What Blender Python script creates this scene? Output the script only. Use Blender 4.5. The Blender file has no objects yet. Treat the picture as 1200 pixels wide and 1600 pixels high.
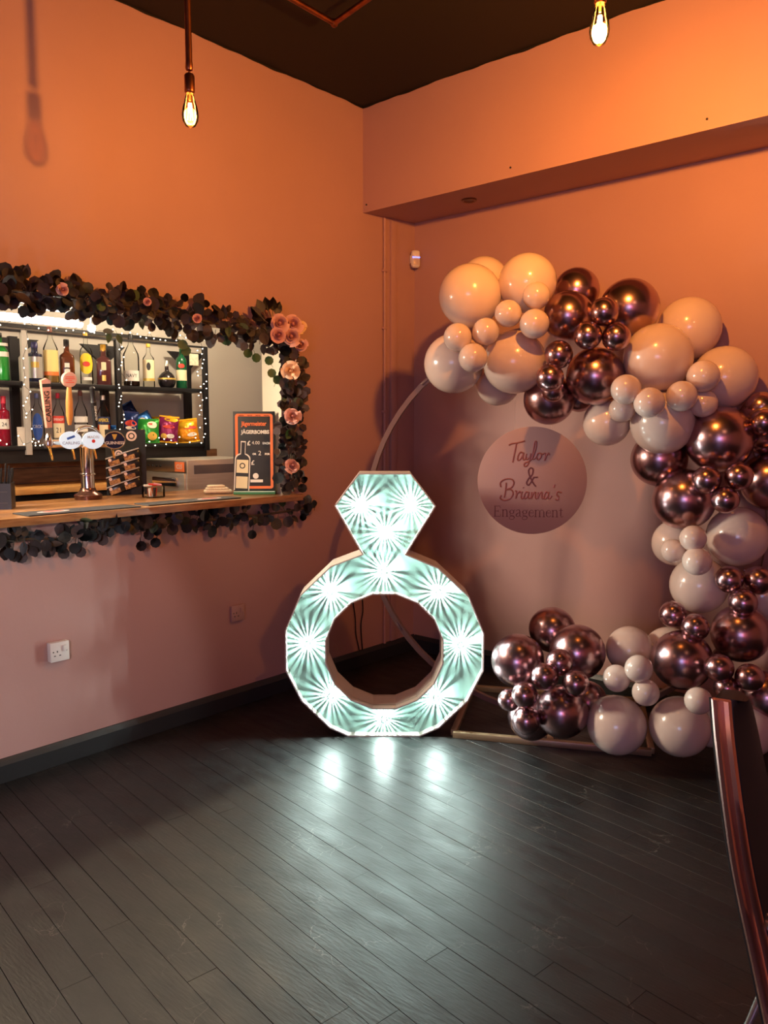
import bpy, bmesh, math, random
from mathutils import Vector, Matrix
random.seed(7)
SC = bpy.context.scene
COL = SC.collection
PI = math.pi

# ------------------------------------------------------------------ camera
# room frame: bar wall is the plane X=0, the room is X>0, +Y runs along the bar wall to the far corner, floor z=0
F_PX, PITCH, YAW = 1249.0, math.atan(132/1249), math.radians(41.42)
CAM = Vector((3.382, 0.0, 1.5))
cd = bpy.data.cameras.new('camera'); cam = bpy.data.objects.new('camera', cd); COL.objects.link(cam)
cam.location = CAM
cam.rotation_euler = (PI/2 - PITCH, 0, YAW)
cd.sensor_fit = 'VERTICAL'; cd.sensor_height = 36; cd.lens = F_PX/1600*36
cd.clip_start = 0.05
SC.camera = cam

# ------------------------------------------------------------------ world, exposure, room lights
w = bpy.data.worlds.new('world'); SC.world = w; w.use_nodes = True
w.node_tree.nodes['Background'].inputs[0].default_value = (.02, .03, .05, 1)
w.node_tree.nodes['Background'].inputs[1].default_value = 0.3
vs = SC.view_settings
vs.view_transform = 'Standard'; vs.look = 'None'; vs.gamma = 1; vs.use_curve_mapping = False
vs.exposure = 0.0

def light(kind, name, loc, energy, color, size=.05, target=None, **kw):
    l = bpy.data.lights.new(name, kind); l.energy = energy; l.color = color
    if kind == 'AREA':
        l.shape = 'RECTANGLE'; l.size = size; l.size_y = kw.pop('size_y', size)
    else:
        l.shadow_soft_size = size
    for k, v in kw.items(): setattr(l, k, v)
    o = bpy.data.objects.new(name, l); COL.objects.link(o); o.location = loc
    if target is not None:
        o.rotation_euler = (Vector(target) - Vector(loc)).to_track_quat('-Z', 'Y').to_euler()
    return o
def sideways(o, power=1.6):
    """long filament bulb: shines sideways, little along its axis (as an IES profile would)"""
    l = o.data; l.use_nodes = True; nt = l.node_tree; em = next(n for n in nt.nodes if n.type == 'EMISSION')
    tc = nt.nodes.new('ShaderNodeTexCoord'); sp = nt.nodes.new('ShaderNodeSeparateXYZ'); m1 = nt.nodes.new('ShaderNodeMath'); m2 = nt.nodes.new('ShaderNodeMath'); m3 = nt.nodes.new('ShaderNodeMath')
    m1.operation = 'MULTIPLY'; m2.operation = 'SUBTRACT'; m2.inputs[0].default_value = 1; m2.use_clamp = True; m3.operation = 'POWER'; m3.inputs[1].default_value = power
    nt.links.new(tc.outputs['Normal'], sp.inputs[0]); nt.links.new(sp.outputs['Z'], m1.inputs[0]); nt.links.new(sp.outputs['Z'], m1.inputs[1])
    nt.links.new(m1.outputs[0], m2.inputs[1]); nt.links.new(m2.outputs[0], m3.inputs[0]); nt.links.new(m3.outputs[0], em.inputs['Strength'])
    return o
AMBER = (1.0, .44, .10)
E_BULB_RIGHT, E_BULB_LEFT = 215, 8
# pendants of the same copper loop behind the camera
for p in ((.95, -1.2, 2.7), (3.6, 1.6, 2.75), (3.6, -1.2, 2.7)):
    sideways(light('POINT', 'pendant_light_behind', p, 10, (1, .5, .27), .03))
# added bluish fill behind the camera
light('AREA', 'cool_fill_light', (4.6, -3.6, 1.7), 40, (.36, .55, 1.0), 1.6, (1.5, 3.6, .6), size_y=1.4)
# party lights on a stand at the far end of the room
for i, (dx, dz, c, e) in enumerate(((-.6, 0, (.45, .12, 1), 3), (-.35, .12, (1, .3, .05), 4), (-.35, -.08, (1, .25, .05), 4),
        (-.1, .1, (1, .15, .4), 4), (.05, -.05, (1, .1, .7), 5), (.25, -.06, (1, .1, .75), 5), (.4, .05, (1, .3, .2), 4),
        (.6, .1, (1, .4, .08), 4), (.8, .04, (1, .45, .1), 4))):
    light('POINT', 'party_light', (5.2 + dx*.9, -2.6 + dx*.8, 1.75 + dz*1.3), e*2.0, c, .034)
# warm white spill of the room lamp right of the camera
# added unseen spot carrying the bar's light out through the hatch
light('SPOT', 'bar_fill_spot', (-.75, .9, 2.0), 340, (1, .82, .6), .25, (1.9, 3.9, .75), spot_size=math.radians(62), spot_blend=.5)
light('SPOT', 'wall_spot', (3.4, -1.0, 1.9), 190, (1, .88, .8), .05, (0, .95, .55), spot_size=math.radians(31), spot_blend=.25)

# ------------------------------------------------------------------ pixel survey of the photograph -> room points
NV = Vector((-1, 0, 0))
_u = Vector((.66156, .74990)); _n = Vector((-.74990, .66156))
def ray(px, py):
    cx = (px-600)/F_PX; cz = (800-py)/F_PX
    x, y, z = cx, math.cos(PITCH) + cz*math.sin(PITCH), -math.sin(PITCH) + cz*math.cos(PITCH)
    return Vector((-(x*_n.x + y*_n.y), x*_u.x + y*_u.y, z)), y
def on(px, py, ax, val):
    d, _ = ray(px, py); return CAM + d*((val-CAM[ax])/d[ax])
def at(px, py, D):
    d, y = ray(px, py); return CAM + d*(D/y)
def dep(P):
    return -(P.x-CAM.x)*.66156 + (P.y-CAM.y)*.7499
def face_cam(P):
    dx, dy = CAM.x-P.x, CAM.y-P.y
    return math.atan2(dx, -dy)
RIGHT = Vector((.7499, .66156, 0)); FWD = Vector((-.66156, .7499, 0))

# ------------------------------------------------------------------ materials
MATS = {}
def mat(name, col, rough=.5, metal=0, emit=None, estr=0, trans=0, noise=None, bump=0, bscale=40, coat=0, ior=1.45, spec=None, sss=0, alpha=None):
    if name in MATS: return MATS[name]
    m = bpy.data.materials.new(name); m.use_nodes = True; MATS[name] = m
    nt = m.node_tree; b = nt.nodes['Principled BSDF']; I = b.inputs
    I['Base Color'].default_value = (*col, 1); I['Roughness'].default_value = rough; I['Metallic'].default_value = metal
    I['IOR'].default_value = ior
    if trans: I['Transmission Weight'].default_value = trans
    if coat: I['Coat Weight'].default_value = coat; I['Coat Roughness'].default_value = .08
    if spec is not None: I['Specular IOR Level'].default_value = spec
    if sss: I['Subsurface Weight'].default_value = sss; I['Subsurface Radius'].default_value = (.05, .03, .02)
    if alpha is not None: I['Alpha'].default_value = alpha
    if emit: I['Emission Color'].default_value = (*emit, 1); I['Emission Strength'].default_value = estr
    if noise or bump:
        tc = nt.nodes.new('ShaderNodeTexCoord'); nz = nt.nodes.new('ShaderNodeTexNoise')
        nz.inputs['Scale'].default_value = noise[1] if noise else bscale
        nz.inputs['Detail'].default_value = 5
        mp = nt.nodes.new('ShaderNodeMapping'); nt.links.new(tc.outputs['Object'], mp.inputs[0]); nt.links.new(mp.outputs[0], nz.inputs['Vector'])
        if noise:
            if len(noise) > 2: mp.inputs['Scale'].default_value = noise[2]
            r = nt.nodes.new('ShaderNodeValToRGB'); nt.links.new(nz.outputs['Fac'], r.inputs[0])
            r.color_ramp.elements[0].color = (*col, 1); r.color_ramp.elements[1].color = (*noise[0], 1)
            r.color_ramp.elements[0].position = .35; r.color_ramp.elements[1].position = .68
            nt.links.new(r.outputs[0], I['Base Color'])
        if bump:
            bp = nt.nodes.new('ShaderNodeBump'); bp.inputs['Strength'].default_value = bump; bp.inputs['Distance'].default_value = .01
            if noise:
                n2 = nt.nodes.new('ShaderNodeTexNoise'); n2.inputs['Scale'].default_value = bscale; n2.inputs['Detail'].default_value = 4
                nt.links.new(tc.outputs['Object'], n2.inputs['Vector']); nt.links.new(n2.outputs['Fac'], bp.inputs['Height'])
            else: nt.links.new(nz.outputs['Fac'], bp.inputs['Height'])
            nt.links.new(bp.outputs[0], I['Normal'])
    return m

def floor_mat(name, seedcol):
    m = bpy.data.materials.new(name); m.use_nodes = True
    nt = m.node_tree; N = nt.nodes; L = nt.links; b = N['Principled BSDF']
    tc = N.new('ShaderNodeTexCoord')
    def noise(scale, sc=(1, 1, 1), det=6):
        mp = N.new('ShaderNodeMapping'); mp.inputs['Scale'].default_value = sc; L.new(tc.outputs['Object'], mp.inputs[0])
        n = N.new('ShaderNodeTexNoise'); n.inputs['Scale'].default_value = scale; n.inputs['Detail'].default_value = det
        L.new(mp.outputs[0], n.inputs['Vector']); return n
    def ramp(src, p0, p1, c0, c1):
        r = N.new('ShaderNodeValToRGB'); L.new(src, r.inputs[0]); e = r.color_ramp.elements
        e[0].position, e[1].position = p0, p1; e[0].color = (*c0, 1); e[1].color = (*c1, 1); return r
    n1 = noise(3, (1, 1, 1)); r1 = ramp(n1.outputs['Fac'], .3, .75, [c*.75 for c in seedcol], [c*1.5 for c in seedcol])
    n2 = noise(14, (1, 9, 1), 8); r2 = ramp(n2.outputs['Fac'], .62, .78, (0, 0, 0), (1, 1, 1))
    mx = N.new('ShaderNodeMixRGB'); L.new(r2.outputs[0], mx.inputs[0]); L.new(r1.outputs[0], mx.inputs[1]); mx.inputs[2].default_value = (.045, .036, .03, 1)
    # scuffs
    v = N.new('ShaderNodeTexVoronoi'); v.feature = 'DISTANCE_TO_EDGE'; v.inputs['Scale'].default_value = 3.3
    nd = noise(2.2); ad = N.new('ShaderNodeVectorMath'); ad.operation = 'ADD'; L.new(tc.outputs['Object'], ad.inputs[0]); L.new(nd.outputs['Color'], ad.inputs[1]); L.new(ad.outputs[0], v.inputs['Vector'])
    rv = ramp(v.outputs['Distance'], .0, .006, (1, 1, 1), (0, 0, 0))
    n3 = noise(5); r3 = ramp(n3.outputs['Fac'], .52, .62, (0, 0, 0), (1, 1, 1))
    mu = N.new('ShaderNodeMixRGB'); mu.blend_type = 'MULTIPLY'; mu.inputs[0].default_value = 1; L.new(rv.outputs[0], mu.inputs[1]); L.new(r3.outputs[0], mu.inputs[2])
    mx2 = N.new('ShaderNodeMixRGB'); L.new(mu.outputs[0], mx2.inputs[0]); L.new(mx.outputs[0], mx2.inputs[1]); mx2.inputs[2].default_value = (.13, .115, .1, 1)
    L.new(mx2.outputs[0], b.inputs['Base Color'])
    n4 = noise(7, (1, 2.5, 1), 9); rr = ramp(n4.outputs['Fac'], .3, .7, (.37,)*3, (.52,)*3); L.new(rr.outputs[0], b.inputs['Roughness'])
    b.inputs['Specular IOR Level'].default_value = .58
    n5 = noise(22, (1, 5, 1)); bp = N.new('ShaderNodeBump'); bp.inputs['Strength'].default_value = .12; bp.inputs['Distance'].default_value = .01
    L.new(n5.outputs['Fac'], bp.inputs['Height']); L.new(bp.outputs[0], b.inputs['Normal'])
    return m

WALLC = (.47, .28, .255)
M_WALL = mat('wall_paint', WALLC, .6, noise=((.445, .262, .238), 1.5), bump=.06, bscale=30)
M_CREAM = mat('cream_paint', (.62, .55, .42), .5, bump=.03)
M_GREYWALL = mat('bar_grey_paint', (.52, .49, .43), .55, bump=.03)
M_CEIL = mat('ceiling_black', (.007, .005, .004), .7)
M_SKIRT = mat('skirting_black', (.022, .024, .026), .4, bump=.1, bscale=12)
M_COPPER = mat('aged_copper', (.36, .13, .06), .35, 1, noise=((.2, .07, .04), 20))
M_BLACKMETAL = mat('black_metal', (.015, .015, .017), .4, .3)
M_BLACK = mat('black_plastic', (.012, .012, .014), .4)
M_CHROME = mat('chrome', (.75, .73, .7), .12, 1)
M_STEEL = mat('brushed_steel', (.56, .53, .48), .38, .85, noise=((.64, .61, .56), 6, (1, 1, 14)))
M_BRASS = mat('brass', (.7, .45, .15), .2, 1)
M_WHITE = mat('white_plastic', (.75, .73, .7), .35)
M_CREAMTXT = mat('cream_print', (.8, .74, .62), .5)
M_INK = mat('black_ink', (.015, .014, .014), .5)
M_RED = mat('red_print', (.6, .04, .03), .45)
M_ORANGE = mat('orange_print', (.85, .2, .06), .5)
M_WOOD = mat('oiled_oak', (.42, .2, .07), .3, noise=((.22, .09, .03), 7, (9, 1.2, 9)), coat=.4)
M_WOOD2 = mat('dark_oak', (.26, .12, .05), .45, noise=((.13, .055, .025), 6, (6, 1, 9)), bump=.1)
M_GOLDWOOD = mat('gold_pine', (.6, .32, .1), .4, noise=((.42, .2, .06), 6, (7, 1, 7)))

# ------------------------------------------------------------------ mesh helpers
def I4(): return Matrix.Identity(4)
class B:
    def __init__(s): s.bm = bmesh.new()
    def box(s, c, d, M=None, bev=0, seg=2):
        r = bmesh.ops.create_cube(s.bm, size=1); vs_ = r['verts']
        for v in vs_: v.co = Vector((v.co.x*d[0] + c[0], v.co.y*d[1] + c[1], v.co.z*d[2] + c[2]))
        if bev:
            es = list({e for v in vs_ for e in v.link_edges})
            r2 = bmesh.ops.bevel(s.bm, geom=es, offset=bev, segments=seg, affect='EDGES', profile=.5)
            vs_ = list({v for f in r2['faces'] for v in f.verts} | {v for v in vs_ if v.is_valid})
        if M is not None:
            for v in vs_: v.co = M @ v.co
        return s
    def lathe(s, prof, seg=20, M=None, p=2.0, cap=True):
        rings = []
        for r, z in prof:
            if r <= 1e-6: rings.append([s.bm.verts.new((0, 0, z))])
            else:
                ring = []
                for i in range(seg):
                    a = 2*PI*(i+.5)/seg; c, q = math.cos(a), math.sin(a)
                    k = 1.0 if p == 2.0 else (abs(c)**p + abs(q)**p)**(-1/p)
                    ring.append(s.bm.verts.new((r*k*c, r*k*q, z)))
                rings.append(ring)
        for a, b in zip(rings, rings[1:]):
            if len(a) == 1 and len(b) == 1: continue
            for i in range(seg):
                j = (i+1) % seg
                if len(a) == 1: s.bm.faces.new((a[0], b[j], b[i]))
                elif len(b) == 1: s.bm.faces.new((a[i], a[j], b[0]))
                else: s.bm.faces.new((a[i], a[j], b[j], b[i]))
        if cap and len(rings[0]) > 1: s.bm.faces.new(rings[0][::-1])
        if cap and len(rings[-1]) > 1: s.bm.faces.new(rings[-1])
        if M is not None:
            for ring in rings:
                for v in ring: v.co = M @ v.co
        return s
    def tube(s, pts, r, seg=8, closed=False, flat=None):
        pts = [Vector(p) for p in pts]; n = len(pts); rings = []; prev = None
        for i in range(n):
            if closed: t = pts[(i+1) % n] - pts[i-1]
            else: t = pts[min(i+1, n-1)] - pts[max(i-1, 0)]
            t.normalize()
            if prev is None: up = Vector((0, 0, 1)) if abs(t.z) < .9 else Vector((1, 0, 0))
            else: up = prev
            a = (up - t*up.dot(t)).normalized(); b = t.cross(a); prev = a
            rr = r[i] if isinstance(r, (list, tuple)) else r
            rings.append([s.bm.verts.new(pts[i] + (a*math.cos(2*PI*k/seg+PI/seg)*(flat or 1) + b*math.sin(2*PI*k/seg+PI/seg))*rr) for k in range(seg)])
        m = n if closed else n-1
        for i in range(m):
            A, C = rings[i], rings[(i+1) % n]
            for k in range(seg):
                j = (k+1) % seg; s.bm.faces.new((A[k], A[j], C[j], C[k]))
        if not closed:
            s.bm.faces.new(rings[0][::-1]); s.bm.faces.new(rings[-1])
        return s
    def prism(s, poly, z0, z1, M=None):
        a = [s.bm.verts.new((x, y, z0)) for x, y in poly]; b = [s.bm.verts.new((x, y, z1)) for x, y in poly]
        n = len(poly)
        s.bm.faces.new(a[::-1]); s.bm.faces.new(b)
        for i in range(n):
            j = (i+1) % n; s.bm.faces.new((a[i], a[j], b[j], b[i]))
        if M is not None:
            for v in a+b: v.co = M @ v.co
        return s
    def sphere(s, c, r, u=16, v=10, sc=(1, 1, 1)):
        M = Matrix.Translation(c) @ Matrix.Diagonal((r*sc[0], r*sc[1], r*sc[2], 1))
        bmesh.ops.create_uvsphere(s.bm, u_segments=u, v_segments=v, radius=1, matrix=M); return s
    def faces(s, verts, fs):
        vv = [s.bm.verts.new(v) for v in verts]
        for f in fs: s.bm.faces.new([vv[i] for i in f])
        return s
    def mesh(s, name, m, smooth=True, ang=40):
        bmesh.ops.recalc_face_normals(s.bm, faces=s.bm.faces)
        me = bpy.data.meshes.new(name); s.bm.to_mesh(me); s.bm.free()
        if m: me.materials.append(m)
        if smooth:
            for p in me.polygons: p.use_smooth = True
            me.set_sharp_from_angle(angle=math.radians(ang))
        return me
    def done(s, name, m, parent=None, smooth=True, ang=40, loc=None, label=None):
        return link(name, s.mesh(name, m, smooth, ang), parent, loc, label)
def link(name, me, parent=None, loc=None, label=None):
    o = bpy.data.objects.new(name, me); COL.objects.link(o)
    if parent: o.parent = parent
    if loc is not None: o.location = loc
    if label: o['label'] = label
    return o
def tag(o, label, cat, group=None):
    o['label'] = label; o['category'] = cat
    if group: o['group'] = group
    return o
def thing(name, label, cat, loc=(0, 0, 0), rz=0, group=None):
    o = bpy.data.objects.new(name, None); COL.objects.link(o); o.location = loc; o.rotation_euler = (0, 0, rz)
    o.empty_display_size = .05
    return tag(o, label, cat, group)
def structure(o):
    o['kind'] = 'structure'; return o
def T(x=0, y=0, z=0): return Matrix.Translation((x, y, z))
def R(a, ax): return Matrix.Rotation(a, 4, ax)

def text_mesh(body, size, M_, align='CENTER', sx=1, ext=.0004, wrap=None, shear=0, bold=0):
    """flat lettering, upright in the local XZ plane, reading from -Y, centred"""
    c = bpy.data.curves.new('lettering', 'FONT'); c.body = body; c.size = size; c.align_x = align; c.align_y = 'CENTER'
    c.extrude = ext; c.shear = shear; c.resolution_u = 3; c.offset = bold
    o = bpy.data.objects.new('t', c); COL.objects.link(o)
    dg = bpy.context.evaluated_depsgraph_get(); me = bpy.data.meshes.new_from_object(o.evaluated_get(dg))
    bpy.data.objects.remove(o); bpy.data.curves.remove(c)
    for v in me.vertices:
        x, y, z = v.co; x *= sx
        if wrap: v.co = (math.sin(x/wrap)*(wrap+z), -math.cos(x/wrap)*(wrap+z), y)
        else: v.co = (x, -z, y)
    me.materials.clear(); me.materials.append(M_)
    return me
def stroke_text(strokes, r, M_, name='lettering', depth=.5):
    b = B()
    for st in strokes:
        b.tube([(x, 0, y) for x, y in st], r, 6)
    me = b.mesh(name, M_)
    for v in me.vertices: v.co.y *= depth
    return me
def spline(pts, n=6):
    P = [Vector(p) for p in pts]; out = []
    for i in range(len(P)-1):
        a, b, c, d = P[max(i-1, 0)], P[i], P[i+1], P[min(i+2, len(P)-1)]
        for k in range(n):
            t = k/n; out.append(.5*((2*b) + (c-a)*t + (2*a-5*b+4*c-d)*t*t + (3*b-a-3*c+d)*t**3))
    out.append(P[-1]); return out

# ------------------------------------------------------------------ the room shell
YB, YR, H, RX, RY = 3.643, 4.134, 3.389, 6.6, -4.6       # beam face, recess wall, ceiling, far walls
OY0, OY1, OZ0, OZ1, WT = -.35, 2.981, 1.095, 2.035, .16   # serving hatch
b = B()
b.box((-WT/2, (RY+YR)/2, OZ0/2), (WT, YR-RY, OZ0))
b.box((-WT/2, (RY+YR)/2, (OZ1+H)/2), (WT, YR-RY, H-OZ1))
b.box((-WT/2, (OY1+YR)/2, (OZ0+OZ1)/2), (WT, YR-OY1, OZ1-OZ0))
b.box((-WT/2, (RY+OY0)/2, (OZ0+OZ1)/2), (WT, OY0-RY, OZ1-OZ0))
structure(b.done('wall_left', M_WALL, smooth=False))
structure(B().box((RX/2-WT/2, YR+.08, H/2), (RX+WT, .16, H)).done('wall_back', M_WALL, smooth=False))
structure(B().box((RX+.08, (RY+YR)/2, H/2), (.16, YR-RY+.3, H)).done('wall_right', M_WALL, smooth=False))
structure(B().box((RX/2, RY-.08, H/2), (RX+.3, .16, H)).done('wall_front', M_WALL, smooth=False))
structure(B().box((RX/2-.1, (RY+YR)/2, H+.05), (RX+.4, YR-RY+.4, .1)).done('ceiling', M_CEIL, smooth=False))
# beam: soffit rises slightly to the back
b = B(); bz0, bz1 = 2.783, 2.813
b.prism([(YB, bz0), (YR, bz1), (YR, H), (YB, H)], 0, RX, Matrix(((0, 0, 1, 0), (1, 0, 0, 0), (0, 1, 0, 0), (0, 0, 0, 1))))
structure(b.done('trim_1', M_WALL, smooth=False))['label'] = 'boxed beam along the top of the back wall'
# wavering black paint edge where ceiling meets wall
b = B()
def wav(x): return .006 + .003*math.sin(x*7.1) + .0025*math.sin(x*17.3+1) + .0015*math.sin(x*41)
def ribbon(f, a0, a1, n):
    vs_ = []
    for k in range(n+1):
        a = a0 + (a1-a0)*k/n; vs_ += [f(a, 0), f(a, -wav(a))]
    b.faces(vs_, [(2*k, 2*k+1, 2*k+3, 2*k+2) for k in range(n)])
ribbon(lambda a, z: (.003, a, H+z), RY, YB, 260)
ribbon(lambda a, z: (a, YB-.003, H+z), 0, RX, 240)
structure(b.done('trim_2', M_CEIL, smooth=False))
# jamb and soffit of the hatch in cream
b = B(); b.box((-WT/2, OY1-.004, (OZ0+OZ1)/2), (WT, .008, OZ1-OZ0)); b.box((-WT/2, (OY0+OY1)/2, OZ1-.004), (WT, OY1-OY0, .008))
structure(b.done('trim_3', M_CREAM, smooth=False))
# skirting boards
sk = [(0, 0), (.022, 0), (.022, .075), (.014, .09), (.008, .1), (0, .1)]
def skirt(name, x0, x1):
    return structure(B().prism(sk, x0, x1, Matrix(((1, 0, 0, 0), (0, 0, 1, 0), (0, 1, 0, 0), (0, 0, 0, 1)))).done(name, M_SKIRT, smooth=False))
skirt('baseboard_left', RY, YR)
structure(B().prism(sk, 0.022, RX, Matrix(((0, 0, 1, 0), (-1, 0, 0, YR), (0, 1, 0, 0), (0, 0, 0, 1)))).done('baseboard_back', M_SKIRT, smooth=False))

# floor: slab plus narrow boards, each its own piece
M_FLOOR = [floor_mat('black_floorboard_%d' % i, c) for i, c in enumerate(((.0105, .0102, .0102), (.0128, .012, .0117), (.0092, .0092, .0096)))]
fl = structure(B().box((RX/2-.1, (RY+YR)/2, -.06), (RX+.4, YR-RY+.4, .08)).done('floor', mat('floor_gap', (.004, .004, .004), .8), smooth=False))
def clip(poly, ax, val, keep_less):
    out = []
    for i in range(len(poly)):
        p, q = poly[i], poly[(i+1) % len(poly)]
        ip = (p[ax] <= val) == keep_less; iq = (q[ax] <= val) == keep_less
        if ip: out.append(p)
        if ip != iq:
            t = (val-p[ax])/(q[ax]-p[ax]); out.append((p[0]+(q[0]-p[0])*t, p[1]+(q[1]-p[1])*t))
    return out
fa = math.radians(-7.3); ux, uy = math.cos(fa), math.sin(fa); vx, vy = -uy, ux
rnd = random.Random(11); npl = 0; rest = B(); BW = .091
for row in range(-60, 55):
    v0 = row*BW; seen = -4 <= row <= 52
    x = -1.0 - rnd.random()*1.6
    while x < 7.6:
        Lb = 1.1 + rnd.random()*1.5; g = .0004 + rnd.random()**3*.0011
        quad = [(x+.0002, v0+g), (x+Lb-.0002, v0+g), (x+Lb-.0002, v0+BW-g), (x+.0002, v0+BW-g)]
        poly = [(p*ux+q*vx, p*uy+q*vy) for p, q in quad]
        for ax, val, kl in ((0, .004, False), (0, RX-.004, True), (1, RY+.004, False), (1, YR-.004, True)):
            if len(poly) > 2: poly = clip(poly, ax, val, kl)
        if len(poly) > 2:
            cx = sum(p[0] for p in poly)/len(poly); cy = sum(p[1] for p in poly)/len(poly)
            inview = seen and cx < 4.7 and cy > -.9
            top = rnd.uniform(-.0006, 0)
            if inview and npl < 296:
                bb = B(); n = len(poly)
                ins = [(cx+(p[0]-cx), cy+(p[1]-cy)) for p in poly]
                bb.prism(ins, -.02, top)
                es = [e for e in bb.bm.edges if all(abs(v.co.z-top) < 1e-6 for v in e.verts)]
                bmesh.ops.bevel(bb.bm, geom=es, offset=.0005, segments=1, affect='EDGES')
                bb.done('floorboard', M_FLOOR[rnd.choice((0, 0, 1, 1, 2))], fl, smooth=False); npl += 1
            else:
                rest.prism(poly, -.02, top)
        x += Lb
o = rest.done('floorboards', M_FLOOR[0], fl, smooth=False); o['kind'] = 'stuff'

# bar room behind the hatch
BX = -1.66
structure(B().box((BX-.05, 2.2, 1.25), (.1, 6.4, 2.6)).done('wall_bar_back', M_GREYWALL, smooth=False))
structure(B().box((BX/2-WT/2, 5.3, 1.25), (-BX-WT+.1, .1, 2.6)).done('wall_bar_right', M_GREYWALL, smooth=False))
structure(B().box((BX/2-WT/2, -1.0, 1.25), (-BX-WT+.1, .1, 2.6)).done('wall_bar_left', M_GREYWALL, smooth=False))
structure(B().box((BX/2-WT/2, 2.15, 2.6), (-BX-WT+.1, 6.4, .1)).done('ceiling_bar', M_CREAM, smooth=False))
structure(B().box((BX/2-WT/2, 2.15, -.05), (-BX-WT+.1, 6.4, .1)).done('floor_bar', M_SKIRT, smooth=False))

# ------------------------------------------------------------------ counter
CZ = 1.13
t = thing('bar_counter', 'long oiled oak bar counter through the serving hatch', 'counter', (-.27, 1.35, CZ-.035))
x0, x1 = -.635+.27, .1+.27
wb = (x1-x0)/3
for k in range(3):
    yl = 1.69 if k == 2 else 1.62
    B().box((x0+wb*(k+.5), (yl-1.75)/2+.0, .0175), (wb-.001, yl+1.75, .035), bev=.003).done('plank', M_WOOD, t)
B().box((.05, -.065, -.02), (.3, 3.3, .038)).done('under_batten', M_WOOD2, t)

# ------------------------------------------------------------------ back bar shelving
SZ1, SZ2, SX = 1.768, 1.393, -1.3
SY0, SY1 = -.2, on(323, 600, 0, SX).y
t = thing('shelf_unit', 'black metal back bar shelf unit holding spirit bottles', 'shelf', (-1.46, 1.5, 0))
ly0, ly1 = SY0-1.5, SY1-1.5
for z in (SZ1, SZ2):
    B().box((0, (ly0+ly1)/2, z-.0125), (.31, ly1-ly0, .025), bev=.002).done('shelf', M_BLACKMETAL, t)
zr = on(136, 519, 0, -1.6).z
B().box((-.15, (ly0+ly1)/2, zr), (.02, ly1-ly0, .022)).done('top_rail', M_BLACKMETAL, t)
B().box((.15, (ly0+ly1)/2, 2.055), (.02, ly1-ly0, .012)).done('top_rail', M_BLACKMETAL, t)
posts = [on(px, 600, 0, SX).y-1.5 for px in (41, 186, 322)] + [ly0+.02]
M_PALE = mat('pale_grey_timber', (.4, .38, .34), .5)
for i, y in enumerate(posts):
    B().box((.15, y, 1.7), (.03, .034, .72), bev=.002).done('post', M_PALE if i == 0 else M_BLACKMETAL, t)
for px in (20, 160, 290):
    y = on(px, 600, 0, -1.6).y-1.5
    B().box((-.12, y, 1.7), (.035, .05, .7)).done('rear_post', M_BLACKMETAL, t)
    for sg in (-1, 1):
        pts = [(0, 0)] + [(.12*math.cos(a), -.12*math.sin(a)) for a in [PI/2*k/6 for k in range(7)]]
        pl = [(0, 0), (.16*sg, 0), (.1*sg, -.05), (.04*sg, -.1), (0, -.15)]
        B().prism(pl, -.012, .012, T(-.12, y, 2.04) @ Matrix(((0, 0, 1, 0), (1, 0, 0, 0), (0, 1, 0, 0), (0, 0, 0, 1)))).done('corner_bracket', M_BLACKMETAL, t, smooth=False)
B().box((.12, (ly0+ly1)/2, SZ2-.06), (.04, ly1-ly0, .08)).done('lower_rail', M_BLACKMETAL, t)
# wooden back shelf and backsplash
t = thing('back_counter', 'wooden back counter and plank splashback below the shelves', 'counter', (-1.42, 1.5, 0))
B().box((-.01, .25, 1.148-.018), (.45, 4.0, .036), bev=.003).done('worktop', M_GOLDWOOD, t)
for k in range(2):
    B().box((-.22, .25, 1.152+.095*k+.046), (.025, 4.0, .092), bev=.003).done('plank', M_WOOD2, t)
B().box((-.03, .25, .55), (.36, 4.0, 1.1)).done('cupboard', M_BLACK, t)
# lower under-counter that carries the glasswasher
t = thing('under_counter', 'low dark worktop below hatch carrying the glasswasher', 'counter', (-.8, 3.1, 0))
B().box((0, 0, .43), (.6, 1.0, .84)).done('carcass', M_BLACK, t)
B().box((0, 0, .86), (.62, 1.02, .02)).done('worktop', M_STEEL, t)

# LED tube
P0, P1 = on(-60, 486, 0, -.1), on(127, 508, 0, -.1)
led_y = (P0.y+P1.y)/2; led_l = P1.y-P0.y; led_z = (P0.z+P1.z)/2
t = thing('strip_light', 'bright white tube light glowing above the bar bottles', 'light', (-.1, led_y, led_z))
B().tube([(0, -led_l/2, 0), (0, led_l/2, 0)], .016, 12).done('tube', mat('led_tube', (1, 1, 1), .3, emit=(1, .95, .85), estr=60), t)
bt = 2.026-led_z
B().box((0, 0, bt-.006), (.04, led_l+.03, .012)).done('batten', M_WHITE, t)
for sg in (-1, 1):
    B().box((0, sg*led_l*.48, bt/2), (.03, .02, bt)).done('end_holder', M_WHITE, t)
P2 = on(143, 513, 0, -.1)
t = thing('spot_lamp', 'small white glowing lamp right of the tube light', 'light', P2)
B().sphere((0, 0, 0), .018, 12, 8).done('lens', mat('spot_glow', (1, 1, 1), .3, emit=(1, .97, .9), estr=20), t)
B().lathe([(.016, .012), (.018, .012), (.006, .016), (.004, 2.028-P2.z)], 12).done('stem', M_WHITE, t)
for y, e in ((.9, 75), (3.1, 42)):
    light('POINT', 'bar_fill_light', (-.75, y, 2.45), e, (1, .82, .58), .06)  # added warm fill, no fittings, brightens shelves and back wall of the bar

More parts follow.
